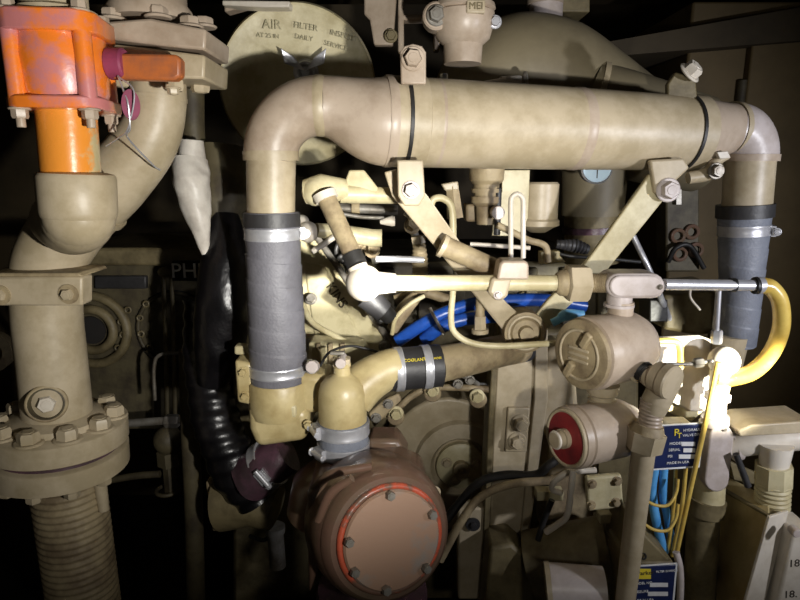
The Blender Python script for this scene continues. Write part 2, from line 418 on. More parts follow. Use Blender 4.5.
# tag on wire
t = T('wire_tag', 'small round maroon tag hanging on thin wire beside the orange lever', 'tag', V(132, 118, .69))
c = V(131, 105, .69)
o = B().lathe(c, Vector((.3, -1, .1)), [(0, S(10, c)), (.0015, S(10, c))], 28)
for i in range(len(o.v)): o.v[i] = c + Vector(((o.v[i] - c).x * .85, (o.v[i] - c).y, (o.v[i] - c).z * 1.5))
o.build('tag_disc', 'tag', t)
B().tube([(118, 76, .695), (124, 92, .69), (128, 104, .686), (130, 128, .69), (128, 138, .70), (152, 164, .75), (160, 170, .77)], .9, seg=8).build('wire', 'steel', t)
B().tube([(119, 77, .693), (134, 92, .686), (128, 128, .69), (118, 138, .70), (106, 146, .71)], .8, seg=8).build('wire', 'steel', t)

# clamp bar
t = T('pipe_clamp', 'flat tan two-bolt clamp bar across the large vertical pipe', 'pipe clamp', V(40, 308, .74))
B().rect(-18, 277, 82, 306, .742, .028).build('clamp_bar', 'tan', t, bev=.003)
B().plate([(-14, 273), (78, 273), (82, 277), (-18, 277)], .742, .07).build('clamp_shelf', 'dusty', t, bev=.002)
for q in ((69, 294, .742), (1, 295, .742)):
    w = V(*q)
    B().lathe(w, FRONT, [(0, S(10, w)), (.002, S(10, w)), (.002, S(7, w))], 24).build('washer', 'dusty', t)
    B().bolt(w, FRONT, S(6, w), S(6, w)).build('bolt', 'tan', t)

# big bolted flange
t = T('pipe_flange', 'large round bolted tan flange at the foot of the thick vertical pipe', 'flange', V(60, 470, SP))
fc = V(58, 421, SP); fR = S(64, fc)
nf = Vector((0.04, 0.0, 1)).normalized()
uf = B().lathe(fc, -nf, [(0, fR * .97), (.002, fR), (.030, fR), (.032, fR * .97)], 64).build('upper_flange', 'tan', t)
B().lathe(fc - nf * .032, -nf, [(0, fR * .88), (.008, fR * .88)], 48).build('gasket', 'purple', t)
lf = B().lathe(fc - nf * .040, -nf, [(0, fR * .96), (.002, fR * .99), (.030, fR * .99), (.032, fR * .95)], 64).build('lower_flange', 'tan', t)
B().lathe(fc, nf, [(0, S(46, fc)), (.008, S(44, fc)), (.012, S(36, fc)), (.014, S(33, fc))], 48).build('hub', 'tan', t)
for k in range(10):
    a = math.radians(20 + 36 * k)
    q = fc + Vector((math.cos(a), math.sin(a), 0)) * fR * .80; q.z -= 0.04 * math.cos(a) * fR * .8
    B().bolt(q, nf, S(12, fc) * .8, S(10, fc)).build('bolt', 'tan', uf)
    if k % 2 == 1 or math.sin(a) < 0:
        q2 = q - nf * .072
        B().bolt(q2, -nf, S(9, fc) * .8, S(8, fc)).build('nut', 'tan', lf)
t = T('bellows_pipe', 'ribbed tan bellows pipe section hanging below the bolted flange', 'pipe', V(80, 640, SP))
rb = B(); a0 = V(66, 470, SP); a1 = V(66, 470, SP) + Vector((.012, 0, -1)) * (V(66, 470, SP).z)
Lb = (a1 - a0).length
N = 900
rb.sweep([a0.lerp(a1, i / N) for i in range(N + 1)], S(34, a0), 40, rf=helix(.0105, .022, 0)).build('bellows', 'dusty', t)
for x in (32, 98):
    B().tube([(x, 470, .80), (x + (6 if x > 50 else 4), 510, .80)], [7, 5], smooth=False).build('stud', 'tan', t)

# =================================================================== LEFT BACKGROUND
t = T('gearbox_casing', 'dim olive machine casing with round raised covers behind the thick vertical pipe', 'machine casing', V(150, 430, 1.25))
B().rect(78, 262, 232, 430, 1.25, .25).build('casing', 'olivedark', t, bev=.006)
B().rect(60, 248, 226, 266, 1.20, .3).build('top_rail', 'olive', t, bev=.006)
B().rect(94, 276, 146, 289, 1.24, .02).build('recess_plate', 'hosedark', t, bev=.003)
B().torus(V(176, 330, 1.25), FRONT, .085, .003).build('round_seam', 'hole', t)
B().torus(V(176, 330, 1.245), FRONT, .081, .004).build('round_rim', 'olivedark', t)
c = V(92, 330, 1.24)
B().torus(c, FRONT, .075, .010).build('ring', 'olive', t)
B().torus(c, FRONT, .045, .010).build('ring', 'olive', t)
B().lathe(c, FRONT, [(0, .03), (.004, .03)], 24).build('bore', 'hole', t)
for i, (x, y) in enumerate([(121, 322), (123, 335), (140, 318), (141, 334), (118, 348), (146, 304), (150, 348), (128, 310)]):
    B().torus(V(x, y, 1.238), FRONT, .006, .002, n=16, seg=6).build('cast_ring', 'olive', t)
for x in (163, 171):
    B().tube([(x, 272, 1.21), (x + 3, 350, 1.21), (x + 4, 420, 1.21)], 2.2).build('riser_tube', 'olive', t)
B().ball(V(166, 272, 1.205), .014, (1.2, 1, .8)).build('cast_lug', 'olive', t)

t = T('lettered_plate', 'small dark plate with pale block letters on the dim machine rail', 'sign', V(190, 281, 1.17))
B().rect(172, 261, 214, 281, 1.12, .01).build('sign_board', 'hole', t, bev=.001)
text('PHIL', V(192, 271.5, 1.118), X, FRONT, .029, 'white', t, depth=.001)

def pipe1(name, pts, r, m, label, cat='pipe', n=8, fit=None, rf=None, seg=20, group=None, smooth=True):
    t = T(name, label, cat, V(*pts[len(pts) // 2]), group)
    B().tube(pts, r, n=n, seg=seg, rf=rf, smooth=smooth).build('run', m, t)
    for q in (fit or []):
        (x, y, Y, dx, dy, rr, ll) = q
        a = V(x, y, Y); b_ = V(x + dx, y + dy, Y); d = (b_ - a).normalized()
        B().lathe(a, d, [(0, S(rr * .85, a)), (S(ll * .12, a), S(rr, a)), (S(ll * .88, a), S(rr, a)), (S(ll, a), S(rr * .85, a))], 6 if rr < 12 else 24).build('fitting', m, t)
    return t
pipe1('conduit_run', [(118, 424, 1.1), (160, 421, 1.1), (192, 419, 1.1)], 4, 'steeldull', 'thin steel conduit running level beyond the bolted flange', fit=[(165, 421, 1.1, 10, 0, 7, 14)])
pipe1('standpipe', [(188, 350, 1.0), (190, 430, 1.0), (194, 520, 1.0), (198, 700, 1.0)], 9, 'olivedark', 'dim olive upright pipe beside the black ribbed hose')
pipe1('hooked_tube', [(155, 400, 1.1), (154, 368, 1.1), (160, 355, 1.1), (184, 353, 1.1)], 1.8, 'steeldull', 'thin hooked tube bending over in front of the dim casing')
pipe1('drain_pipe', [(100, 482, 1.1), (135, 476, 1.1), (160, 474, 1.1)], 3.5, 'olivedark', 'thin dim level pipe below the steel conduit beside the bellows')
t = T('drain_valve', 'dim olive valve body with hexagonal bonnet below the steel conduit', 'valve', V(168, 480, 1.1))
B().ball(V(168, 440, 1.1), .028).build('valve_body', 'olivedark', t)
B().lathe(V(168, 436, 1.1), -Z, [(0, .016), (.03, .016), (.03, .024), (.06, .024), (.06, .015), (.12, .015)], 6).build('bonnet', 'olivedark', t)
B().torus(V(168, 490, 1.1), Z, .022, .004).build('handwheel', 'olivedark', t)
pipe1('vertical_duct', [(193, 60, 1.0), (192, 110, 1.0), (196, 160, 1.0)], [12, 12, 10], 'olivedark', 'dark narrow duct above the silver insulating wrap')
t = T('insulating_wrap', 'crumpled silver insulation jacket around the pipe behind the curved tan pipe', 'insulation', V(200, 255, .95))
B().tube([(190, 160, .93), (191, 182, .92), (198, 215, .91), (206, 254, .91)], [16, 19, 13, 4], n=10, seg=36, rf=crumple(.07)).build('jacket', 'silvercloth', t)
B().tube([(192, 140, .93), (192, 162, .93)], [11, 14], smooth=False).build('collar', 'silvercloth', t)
pipe1('wrap_shaded_side', [(222, 150, .99), (222, 195, .97), (216, 250, .95)], [24, 26, 14], 'olivedark', 'shaded side of the silver wrap, coloured dark, next to the grey hose', 'sleeve', rf=crumple(.06, 60), n=12, seg=32)  # dark tube stands in for the shaded right side of the silver cloth
t = T('corrugated_hose', 'glossy black corrugated hose sweeping down behind the grey hose', 'hose', V(240, 480, .93))
B().tube([(205, 300, .98), (204, 340, .97), (208, 385, .95), (218, 425, .93), (236, 468, .92), (258, 498, .92)], [20, 20, 21, 23, 25, 22], n=26, seg=32, rf=lambda s, a: 1 + .04 * math.sin(2 * PI * s / .027 + 1.6 * math.sin(a)) + .03 * math.sin(s * 60 + 2 * a)).build('hose_run', 'deepblack', t)
B().tube([(250, 478, .9), (272, 462, .89), (288, 452, .89)], [24, 23, 20], seg=32, rf=crumple(.04)).build('cuff', 'purple', t)
clamp_band(t, V(268, 464, .895), V(288, 452, .89) - V(250, 478, .9), S(24, V(268, 464, .895)), .018, 'steel', screw=FRONT)
t = T('elbow_fitting', 'dim brown elbow casting under the end of the black corrugated hose', 'pipe fitting', V(265, 520, .93))
B().tube([(224, 500, .95), (250, 500, .94), (276, 508, .93)], [30, 26, 22], seg=28).build('elbow_body', 'olive', t)
B().plate([(205, 482), (240, 484), (238, 530), (212, 532)], .93, .05).build('flange', 'dusty', t, bev=.004)
bolts(t, [(214, 492, .93), (230, 522, .93)], 4, m='redpink')
t = T('starter_solenoid', 'dim steel cylinder beneath the brown elbow casting', 'solenoid', V(270, 560, 1.0))
B().tube([(275, 530, .98), (278, 566, .98)], 8, smooth=False).build('canister', 'steeldull', t)
B().tube([(275, 526, .98), (275, 532, .98)], 10, smooth=False).build('end_ring', 'steeldull', t)
B().tube([(250, 536, 1.0), (264, 540, .98), (275, 530, .98)], 2).build('lead', 'black', t)
t = T('hose_shroud', 'matt black boot between the machine casing and the grey hose', 'hose', V(225, 330, .98))
B().tube([(224, 215, .95), (226, 262, .93), (224, 305, .92), (218, 350, .92), (212, 384, .92)], [14, 25, 28, 24, 14], n=12, seg=36, rf=crumple(.035, 70)).build('boot', 'deepblack', t)
for q in ((240, 262), (212, 288)):
    B().tube([(q[0] - 8, q[1] - 6, .93), (q[0], q[1], .92), (q[0] + 6, q[1] + 9, .93)], 2.2).build('cable_tie', 'hosedark', t)
t = T('pipe_stub', 'small pale rim fitting at the edge behind the clamp bar', 'pipe fitting', V(0, 370, 1.0))
B().lathe(V(-3, 348, 1.0), Vector((.2, -1, 0)), [(0, .03), (.01, .035), (.03, .035), (.03, .02), (.0, .02)], 24).build('rim', 'dusty', t)
B().lathe(V(-3, 348, 1.04), Y_, [(0, .02), (.5, .02)], 20).build('stub', 'olivedark', t)

# =================================================================== DISC (air cleaner)
t = T('air_cleaner', 'round cream air cleaner drum with faded stencilled end lid', 'air cleaner', V(300, 165, 1.2))
dc = V(298, 86, 1.10); dn = Vector((.10, -1, -.10)).normalized(); dR = S(77, dc)
B().lathe(dc - dn * .26, dn, [(0, dR * .9), (.01, dR * .97), (.232, dR * .97)], 72).build('drum', 'olive', t)
B().lathe(dc - dn * .03, dn, [(0, dR), (.004, dR * 1.015), (.022, dR * 1.015), (.03, dR * .985), (.027, dR * .95), (.03, dR * .5), (.032, 0)], 72).build('lid', 'cream', t)
ce = V(308, 70, 1.095) 
du = (X - dn * X.dot(dn)).normalized(); dv = dn.cross(du) * 1
dv = -dv if dv.z < 0 else dv
p_ = V(306, 72, 1.08); lc = CAM + (p_ - CAM) * ((dc + dn * .003 - CAM).dot(dn) / (p_ - CAM).dot(dn))
B().lathe(lc, dn, [(0, .022), (.006, .02), (.008, .008), (.02, .007)], 24).build('centre_hub', 'steel', t)
for s, dx in ((1, .032), (-1, -.034)):
    wb = B()
    base = lc + dn * .02
    w2 = [base, base + du * dx + dv * .012 + dn * .006, base + du * dx * 1.15 + dv * .036 + dn * .008, base + du * dx * .5 + dv * .022 + dn * .004]
    wb.prism(w2, dn * .004).build('wing', 'steel', t, bev=.0015)
B().torus(lc + dn * .012, dn, .014, .004).build('wing_nut_ring', 'steel', t)
# stencil lines as thin lettering
def stencil(st, x, y, size, rot=-14):
    a = math.radians(rot); u = du * math.cos(a) + dv * math.sin(a)
    p = V(x, y, 1.06); 
    # put on the lid plane
    k = (lc - CAM).dot(dn) / (p - CAM).dot(dn); p = CAM + (p - CAM) * k
    text(st, p + dn * .0014, u, dn, size, 'stencil', t, depth=.0003)
stencil('AIR', 272, 25, .015, -2); stencil('FILTER', 306, 27, .010, -8); stencil('INSPECT', 344, 36, .009, -14); stencil('DAILY', 304, 38, .008, -9); stencil('SERVICE', 336, 46, .008, -14); stencil('AT 25 IN', 268, 36, .007, -4)
t = T('cleaner_bracket', 'flat pale steel bar above the air cleaner drum', 'bracket', V(262, 6, 1.05))
B().plate([(222, 0), (290, 1), (289, 7), (260, 7), (222, 5)], 1.05, .03).build('bar', 'light_face', t, bev=.002)
B().plate([(224, -30), (256, -30), (256, 3), (224, 12)], 1.07, .03).build('hanger', 'tan_pink', t, bev=.003)

# =================================================================== TOP CENTRE
t = T('mounting_plate', 'flat tan plate hanging above the pipe between drum and square bracket', 'plate', V(380, 45, 1.15))
B().plate([(364, -20), (398, -20), (393, 45), (374, 45), (370, 20), (364, 14)], 1.15, .02).build('web', 'tan_pink', t, bev=.003)
t = T('open_bracket', 'square tan frame bracket above the first pipe clamp', 'bracket', V(412, 50, 1.15))
for r_ in ((398, -20, 404, 52), (398, 14, 440, 20), (434, 14, 440, 50)):
    B().rect(*r_, 1.15, .03).build('rail', 'tan_pink', t, bev=.003)
bolts(t, [(391, 36, 1.14)], 5, m='olive')
t = T('stamped_flange', 'tan pipe coupling with a stamped raised pad above the big pipe', 'pipe coupling', V(464, 50, 1.0))
c = V(464, -10, 1.02); px = S(1, c)
B().lathe(c, -Z, [(0, 26 * px), (14 * px, 26 * px), (14 * px, 31 * px), (18 * px, 32 * px), (20 * px, 28 * px), (22 * px, 31 * px), (32 * px, 31 * px), (46 * px, 27 * px), (52 * px, 20 * px), (70 * px, 19 * px)], 40).build('coupling_body', 'tan_pink', t)
p = V(472, 15, 1.02) + FRONT * 30 * px
B().box(p + Y_ * .006, X * 9 * px, Y_ * .01, Z * 6 * px).build('raised_pad', 'tan', t, bev=.002)
text('MEI', p + FRONT * .005, X, FRONT, .010, 'olive', t, depth=.0012)
c2 = V(436, 17, 1.0)
B().cyl(c2 + Y_ * .02, FRONT, .021, .03, 24).build('ear', 'tan_pink', t); B().bolt(c2 + FRONT * .01, FRONT, .012, .01).build('bolt', 'steeldull', t)
bolts(t, [(495, 22, 1.0)], 5, m='steel')
t = T('square_riser', 'pale pipe end poking down beside the large curved duct', 'pipe', V(545, 20, 1.3))
B().lathe(V(545, 30, 1.3), Z, [(0, .033), (.3, .033)], 28).build('pipe_run', 'lav', t)
B().lathe(V(545, 5, 1.3), Z, [(0, .036), (.05, .036)], 28).build('socket', 'tan_pink', t)
t = T('duct_box', 'short olive box channel above the large curved duct', 'duct', V(575, 10, 1.35))
B().rect(556, -25, 590, 12, 1.35, .2).build('channel', 'olive', t, bev=.003)

DY = 1.16
t = T('exhaust_duct', 'fat dull tan duct curving behind the big pipe', 'duct', V(592, 260, DY))
B().tube([(458, 118, DY), (484, 88, DY), (516, 76, DY), (552, 84, DY), (592, 108, DY), (640, 132, DY + .02), (700, 150, DY + .05)], [34, 50, 58, 60, 56, 48, 42], n=10, seg=48).build('duct_bend', 'ductpaint', t)
B().tube([(592, 104, 1.10), (640, 116, 1.07), (700, 134, 1.06)], [40, 38, 36], seg=48).build('side_arm', 'ductpaint', t)
B().tube([(589, 103, 1.101), (594, 104.5, 1.10)], [42, 42], smooth=False, seg=48).build('weld_bead', 'tan', t)
B().tube([(592, 130, DY), (594, 170, DY), (592, 215, DY)], [34, 32, 30], seg=40).build('branch', 'ductpaint', t)
B().tube([(592, 206, DY), (592, 236, DY), (592, 262, DY)], [27, 27, 27], seg=40).build('branch_socket', 'olive', t)
B().tube([(592, 226, DY), (592, 232, DY)], [29, 29], seg=40, smooth=False).build('branch_band', 'purple', t)
# ornament strap / band on duct
t = T('spring_clip', 'small pale spring clip lodged between the duct and the big pipe', 'clip', V(510, 86, 1.0))
B().tube([(484, 84, 1.0), (505, 82, 1.0), (518, 84, 1.0)], [3, 4, 2]).build('clip_leg', 'light_face', t)
B().plate([(500, 76), (522, 75), (527, 86), (512, 90)], 1.0, .03).build('clip_plate', 'light_face', t, bev=.003)
B().torus(V(525, 82, .99), Vector((1, -.4, 0)), .013, .003).build('coil', 'steeldull', t)
t = T('bleed_screw', 'small steel bleed screw standing behind the first pipe clamp', 'screw', V(444, 86, .96))
B().bolt(V(444, 80, .96), Z, .006, .008).build('screw_head', 'steel', t); B().cyl(V(444, 95, .96), Z, .004, .03, 12).build('shank', 'steel', t)

# =================================================================== MAIN PIPE
YL, YR = .82, .93
def YY(x): return YL + (x - 320) * (YR - YL) / 370
t = T('main_pipe', 'big horizontal tan pipe with welded elbows at both ends', 'pipe', V(500, 168, .87))
# left down-leg + elbow
q = [(271, 226, YL), (271, 190, YL), (271, 158, YL)]
b = B(); w = [V(*a) for a in q]; R0 = S(27.5, w[1])
b.sweep(w, [S(23.5, w[0]), S(24, w[1]), S(24.5, w[2])], 40).build('down_pipe', 'tan', t)
el = [V(271, 158, YL)]
ce_ = V(320, 106, YL)
c_x = ce_.x; 
# quarter bend
P0 = V(271, 156, YL); P1 = V(320, 106, YL)
for k in range(1, 17):
    a = PI / 2 * k / 16
    el.append(Vector((P1.x - (P1.x - P0.x) * math.cos(a), YL, P0.z + (P1.z - P0.z) * math.sin(a))))
B().sweep([P0 - Z * .002] + el, [S(26.5 + 2.5 * i / len(el), P0) for i in range(len(el) + 1)], 44).build('elbow', 'tan_pink', t)
B().sweep([P0 + Z * .006, P0 - Z * .006], S(27.6, P0), 40).build('weld_bead', 'tan', t)
B().lathe(P1 - X * .008, X, [(0, S(28.6, P1)), (.005, S(29.9, P1)), (.011, S(29.9, P1)), (.016, S(28.6, P1))], 48).build('weld_bead', 'tan', t)
# eccentric reducer, top flush
red = []; rr = []
for k in range(17):
    f = k / 16; x = 320 + 68 * f; s_ = 3 * f * f - 2 * f ** 3
    r = 29 + (43.5 - 29) * s_; cy = 106 + (122 - 106) * s_
    w_ = V(x, cy, YY(x)); red.append(w_); rr.append(S(r, w_))
for i in range(len(red)): pass
B().sweep(red, rr, 48).build('reducer', 'tan_pink', t)
a = V(388, 122, YY(388)); b2 = V(686, 133.5, YY(686))
B().sweep([a, a.lerp(b2, .5), b2], [S(44, a), S(40.5, a.lerp(b2, .5)), S(36, b2)], 56).build('straight_run', 'tan', t)
# weld seams: short band rings slanted
for x, wd, am in ((388, .006, 1.012), (431, .003, 1.004), (567, .009, 1.024)):
    f = (x - 388) / (686 - 388); c = a.lerp(b2, f); d = (b2 - a).normalized(); r = S(44 - 8 * f, c)
    B().lathe(c - d * wd, d, [(0, r), (wd * .5, r * am), (wd * 1.5, r * am), (wd * 2, r)], 56).build('weld_bead', 'tan_pink', t)
# right reducer to elbow
red = []; rr = []
for k in range(13):
    f = k / 12; x = 686 + 46 * f; s_ = 3 * f * f - 2 * f ** 3
    r = 36 + (25 - 36) * s_; cy = 133.5 + (129 - 133.5) * s_
    w_ = V(x, cy, YY(x)); red.append(w_); rr.append(S(r, w_))
B().sweep(red, rr, 44).build('reducer', 'tan_pink', t)
P0 = red[-1]; P1 = V(750, 158, YY(735))
el = []
for k in range(0, 15):
    an = PI / 2 * k / 14
    el.append(Vector((P0.x + (P1.x - P0.x) * math.sin(an), P0.y + (P1.y - P0.y) * math.sin(an), P1.z + (P0.z - P1.z) * math.cos(an))))
B().sweep(el, [S(25.5, P0)] * 15, 44).build('elbow', 'lav', t)
B().sweep([P0 - (b2 - a).normalized() * .004, P0 + (b2 - a).normalized() * .004], S(26.5, P0), 44).build('weld_bead', 'tan', t)
B().sweep([P1 + Z * .005, P1 - Z * .005], S(26.5, P1), 40).build('weld_bead', 'tan_pink', t)
B().tube([(750, 156, YY(735)), (746, 216, YY(735))], [23.5, 22.5], smooth=False, seg=40).build('down_pipe', 'tan', t)

# pipe clamps (straps)
def strap(x, label, w=.02, lug_up=True):
    f = (x - 388) / (686 - 388); c = a.lerp(b2, f); d = (b2 - a).normalized(); r = S(44 - 8 * f, c)
    t = T('pipe_strap', label, 'pipe clamp', c - Z * r)
    B().lathe(c - d * w * .5, d, [(0, r * .99), (0, r * 1.035), (w, r * 1.035), (w, r * .99)], 56).build('strap_band', 'tan', t, bev=.001)
    B().lathe(c - d * (w * .5 + .004), d, [(0, r * .99), (0, r * 1.05), (.0045, r * 1.05), (.0045, r * .99)], 56).build('rubber_liner', 'black', t)
    return t, c, d, r
t, c, d, r = strap(411, 'tan strap clamp bolted around the big pipe near the drum', .024)
pp = [(401, 84), (400, 52), (404, 46), (413, 43.5), (422, 46), (426, 52), (426, 84)]
lug = B().plate(pp, .785, .012).build('upper_lug', 'tan_pink', t, bev=.002)
bolts(lug, [(413, 59, .785)], 9, m='tan_pink')
pp = [(397, 160), (423, 160), (425, 196), (419, 206), (404, 206), (398, 196)]
lug = B().plate(pp, .775, .012).build('lower_lug', 'tan', t, bev=.002)
bolts(lug, [(411, 190, .775)], 7, m='lav')
t, c, d, r = strap(689, 'tan strap clamp with dark liner at the far reducer', .022)
B().plate([(668, 104), (668, 84), (676, 72), (696, 78), (698, 104)], .90, .012).build('upper_lug', 'olive', t, bev=.002)
B().bolt(V(689, 73, .895), Vector((.5, -.6, .6)), .013, .012).build('bolt', 'light_face', t)
lug = B().plate([(650, 160), (684, 158), (690, 168), (673, 184), (668, 197), (655, 193)], .86, .012).build('lower_lug', 'tan', t, bev=.003)
bolts(lug, [(668, 190, .86)], 9, m='lav')
t = T('linkage_arm_joint', 'small pale link with a rod end under the far reducer', 'link', V(716, 165, .9))
B().tube([(688, 178, .9), (706, 174, .9), (716, 162, .9), (728, 156, .9)], [6, 7, 5, 3]).build('link_bar', 'tan', t)
B().bolt(V(716, 171, .885), FRONT, .009).build('pivot_bolt', 'steeldull', t)
B().plate([(717, 152), (728, 151), (731, 158), (720, 159)], .885, .01).build('clevis', 'light_face', t, bev=.001)

# nozzle under pipe
t = T('pipe_nozzle', 'short stepped tan outlet hanging under the big pipe beside the white bracket', 'outlet', V(488, 205, .92))
c = V(487, 164, .92); px = S(1, c)
B().lathe(c + Z * 10 * px, -Z, [(0, 18 * px), (10 * px, 18 * px), (26 * px, 17 * px), (28 * px, 15 * px), (30 * px, 13 * px), (34 * px, 13 * px), (34 * px, 15 * px), (38 * px, 15 * px), (38 * px, 12 * px), (42 * px, 12 * px), (42 * px, 15 * px), (48 * px, 15 * px), (52 * px, 10 * px), (70 * px, 9 * px)], 36).build('nozzle', 'dusty', t)
B().rect(466, 204, 492, 222, .93, .04).build('valve_block', 'dusty', t, bev=.004)
B().cyl(V(496, 212, .905), FRONT, .010, .02, 16).build('knob', 'lav', t)
B().cyl(V(497, 235, .91), Z, .005, .07, 12).build('stem', 'hosedark', t)

# hoses
def hose(name, label, P, r, m, bands, top_m=None):
    t = T(name, label, 'hose', V(*P[-1]))
    w = [V(*p) for p in P]
    L = (w[-1] - w[0]).length; N = 200
    pts = [w[0].lerp(w[-1], i / N) for i in range(N + 1)]
    R = [S(r[0], w[0]) + (S(r[1], w[-1]) - S(r[0], w[0])) * i / N for i in range(N + 1)]
    B().sweep(pts, R, 56, rf=wrapf(.032, .03)).build('hose_wall', m, t)
    for (f, col, sc, wd) in bands:
        c = w[0].lerp(w[-1], f); clamp_band(t, c, w[-1] - w[0], (S(r[0], w[0]) * (1 - f) + S(r[1], w[-1]) * f) * 1.01, wd, col, sc)
    return t, w
t, w = hose('coolant_hose', 'thick grey fabric-wrapped hose with steel clamps at both ends', [(271.5, 212, YL), (279, 381, YL)], [26.5, 28], 'grey', [(.12, 'steel', Vector((1, .25, 0)).normalized(), .016), (.915, 'steel', Vector((1, .1, 0)).normalized(), .015)])
B().lathe(w[0] - Z * .001, -Z, [(0, S(25, w[0])), (0, S(28.2, w[0])), (.018, S(28.4, w[0]))], 48).build('end_collar', 'hosedark', t)
for f in (.12, .93):
    c = w[0].lerp(w[1], f) + Vector((.042, -.01, 0))
t, w = hose('return_hose', 'blue-grey wrapped hose with steel clamp below the far elbow', [(745, 205, YY(735)), (738, 345, YY(735))], [24.5, 16], 'greyblue', [(.17, 'steel', Vector((.9, -.4, 0)).normalized(), .016)])
B().lathe(w[0] + Z * .001, w[1] - w[0], [(0, S(24, w[0])), (0, S(26.6, w[0])), (.02, S(26.4, w[0]))], 48).build('end_collar', 'hosedark', t)
B().tube([(731, 335, .94), (724, 380, .94)], [17, 13], smooth=False).build('end_pipe', 'tan', t)

# =================================================================== struts
def bar(pp, Y, dpt, name, m, parent, bev=.002): return B().plate(pp, Y, dpt).build(name, m, parent, bev=bev)
t = T('support_strut', 'flat tan strut slanting from the first pipe clamp to the round boss', 'strut', V(520, 340, .85))
bar([(384, 172, .80), (402, 168, .80), (427, 195, .80), (458, 239, .82), (501, 297, .84), (530, 325, .85), (516, 345, .85), (500, 327, .85), (470, 290, .84), (434, 246, .82), (392, 196, .80)], .82, .010, 'flat_bar', 'tan', t)
t = T('support_strut', 'flat pale strut slanting down from the far strap clamp to the round boss', 'strut', V(520, 340, .87))
bar([(650, 174, .87), (672, 190, .87), (606, 272, .86), (560, 315, .86), (538, 340, .86), (524, 330, .86), (548, 300, .86), (588, 260, .86)], .86, .010, 'flat_bar', 'cream', t)
t = T('pivot_boss', 'round ridged boss where the two flat struts meet', 'pivot', V(522, 345, .84))
c = V(525, 332, .84); px = S(1, c)
B().lathe(c + Y_ * .03, FRONT, [(0, 21 * px), (.035, 21 * px), (.037, 17 * px), (.032, 15 * px), (.036, 13 * px), (.036, 8 * px), (.045, 7 * px), (.045, 0)], 40).build('boss', 'dusty', t)
B().torus(c + FRONT * .006, FRONT, 17 * px, 1.6 * px).build('ridge', 'tan', t)
t = T('stub_bar', 'dull round bar running from the flat strut into the conduit clamp block', 'bar', V(470, 275, .80))
B().tube([(444, 246, .80), (500, 271, .79)], [10.5, 10], smooth=False, seg=28).build('round_bar', 'dusty', t)
B().tube([(441, 245, .80), (445, 247, .80)], [12, 12], smooth=False, seg=28).build('bar_rim', 'tan', t)

# =================================================================== horizontal conduit with white glaring elbow
CY = .755
t = T('conduit_pipe', 'level tan conduit crossing the engine, ending in a glaring white elbow', 'conduit', V(470, 283, CY))
B().tube([(374, 283, CY), (450, 283, CY), (540, 283, CY), (570, 283, CY)], 8, smooth=False, seg=28).build('conduit_run', 'cream', t)
B().ball(V(364, 283, CY), S(18.5, V(364, 283, CY))).build('elbow_ball', 'light_face', t)
B().tube([(374, 283, CY), (396, 283, CY)], [12, 9.5], smooth=False, seg=28).build('elbow_neck', 'light_face', t)
B().tube([(362, 278, CY), (357, 266, CY + .004)], [11, 10], smooth=False, seg=28).build('elbow_neck', 'light_face', t)
t = T('conduit_branch', 'short tan conduit slanting up from the glaring elbow, taped black', 'conduit', V(340, 250, .77))
B().tube([(357, 265, CY + .004), (352, 254, CY + .01)], [10.6, 10.6], smooth=False).build('black_tape', 'black', t)
B().tube([(353, 256, CY + .01), (326, 197, .80)], [9.5, 9.5], smooth=False).build('conduit_run', 'dusty', t)
B().tube([(327, 200, .798), (324, 193, .80)], [12, 12.5], smooth=False).build('collar', 'light_face', t)
t = T('conduit_tee', 'cream tee casting with a triangular gusset above the slanted conduit', 'pipe fitting', V(340, 205, .83))
B().tube([(305, 192, .82), (322, 190, .82), (346, 189, .83)], [12, 16, 10], n=8).build('tee_body', 'cream', t)
B().ball(V(316, 192, .815), S(14, V(316, 192, .82)), (1, 1, 1)).build('tee_end', 'cream', t)
B().tube([(340, 194, .83), (402, 196, .85)], [9, 8], smooth=False).build('branch', 'cream', t)
bar([(343, 186), (349, 170), (364, 170), (378, 188), (378, 192), (343, 192)], .83, .008, 'gusset', 'cream', t)
t = T('clamp_block', 'rounded tan clamp block gripping the level conduit', 'clamp', V(512, 300, .735))
B().plate([(500, 264), (503, 261), (526, 261), (529, 264), (529, 280), (497, 280)], .735, .035).build('block', 'tan_pink', t, bev=.003)
B().plate([(492, 278), (512, 278), (508, 296), (503, 301), (495, 301), (488, 293)], .738, .03).build('ear', 'tan', t, bev=.004)
bolts(t, [(498, 295, .738)], 3.4, m='lav')
t = T('pipe_union', 'hexagonal tan union joining the level conduit to the pull box', 'pipe fitting', V(578, 300, CY))
px = LL(1, CY); c = V(556, 283, CY)
B().lathe(c, X, [(0, 10 * px), (4 * px, 13 * px), (10 * px, 14 * px), (12 * px, 13 * px)], 32).build('union_nut', 'dusty', t)
B().lathe(V(566, 283, CY), X, [(0, 17 * px), (2 * px, 20 * px), (20 * px, 20 * px), (23 * px, 17 * px)], 6).build('hex_nut', 'tan', t)
B().sweep([V(588, 283, CY) + X * px * i / 4 for i in range(84)], 9.5 * px, 24, rf=helix(.0022, .05)).build('threads', 'dusty', t)
t = T('pull_box', 'rounded pale lavender conduit body over the junction housing', 'conduit body', V(636, 299, CY))
def oblong(x0, x1, y0, y1, n=8):
    r = (y1 - y0) / 2; cy = (y0 + y1) / 2; pts = []
    for k in range(n + 1):
        a = -PI / 2 + PI * k / n; pts.append((x1 - r + r * math.cos(a), cy + r * math.sin(a)))
    for k in range(n + 1):
        a = PI / 2 + PI * k / n; pts.append((x0 + r + r * math.cos(a), cy + r * math.sin(a)))
    return pts
B().plate(oblong(607, 666, 274, 299), .735, .045).build('box_body', 'lav', t, bev=.005, seg=3)
B().plate(oblong(610, 663, 276, 297), .731, .005).build('lid', 'lav', t, bev=.002)
bolts(t, [(660, 287, .731)], 2.2, m='steeldull', name='screw')
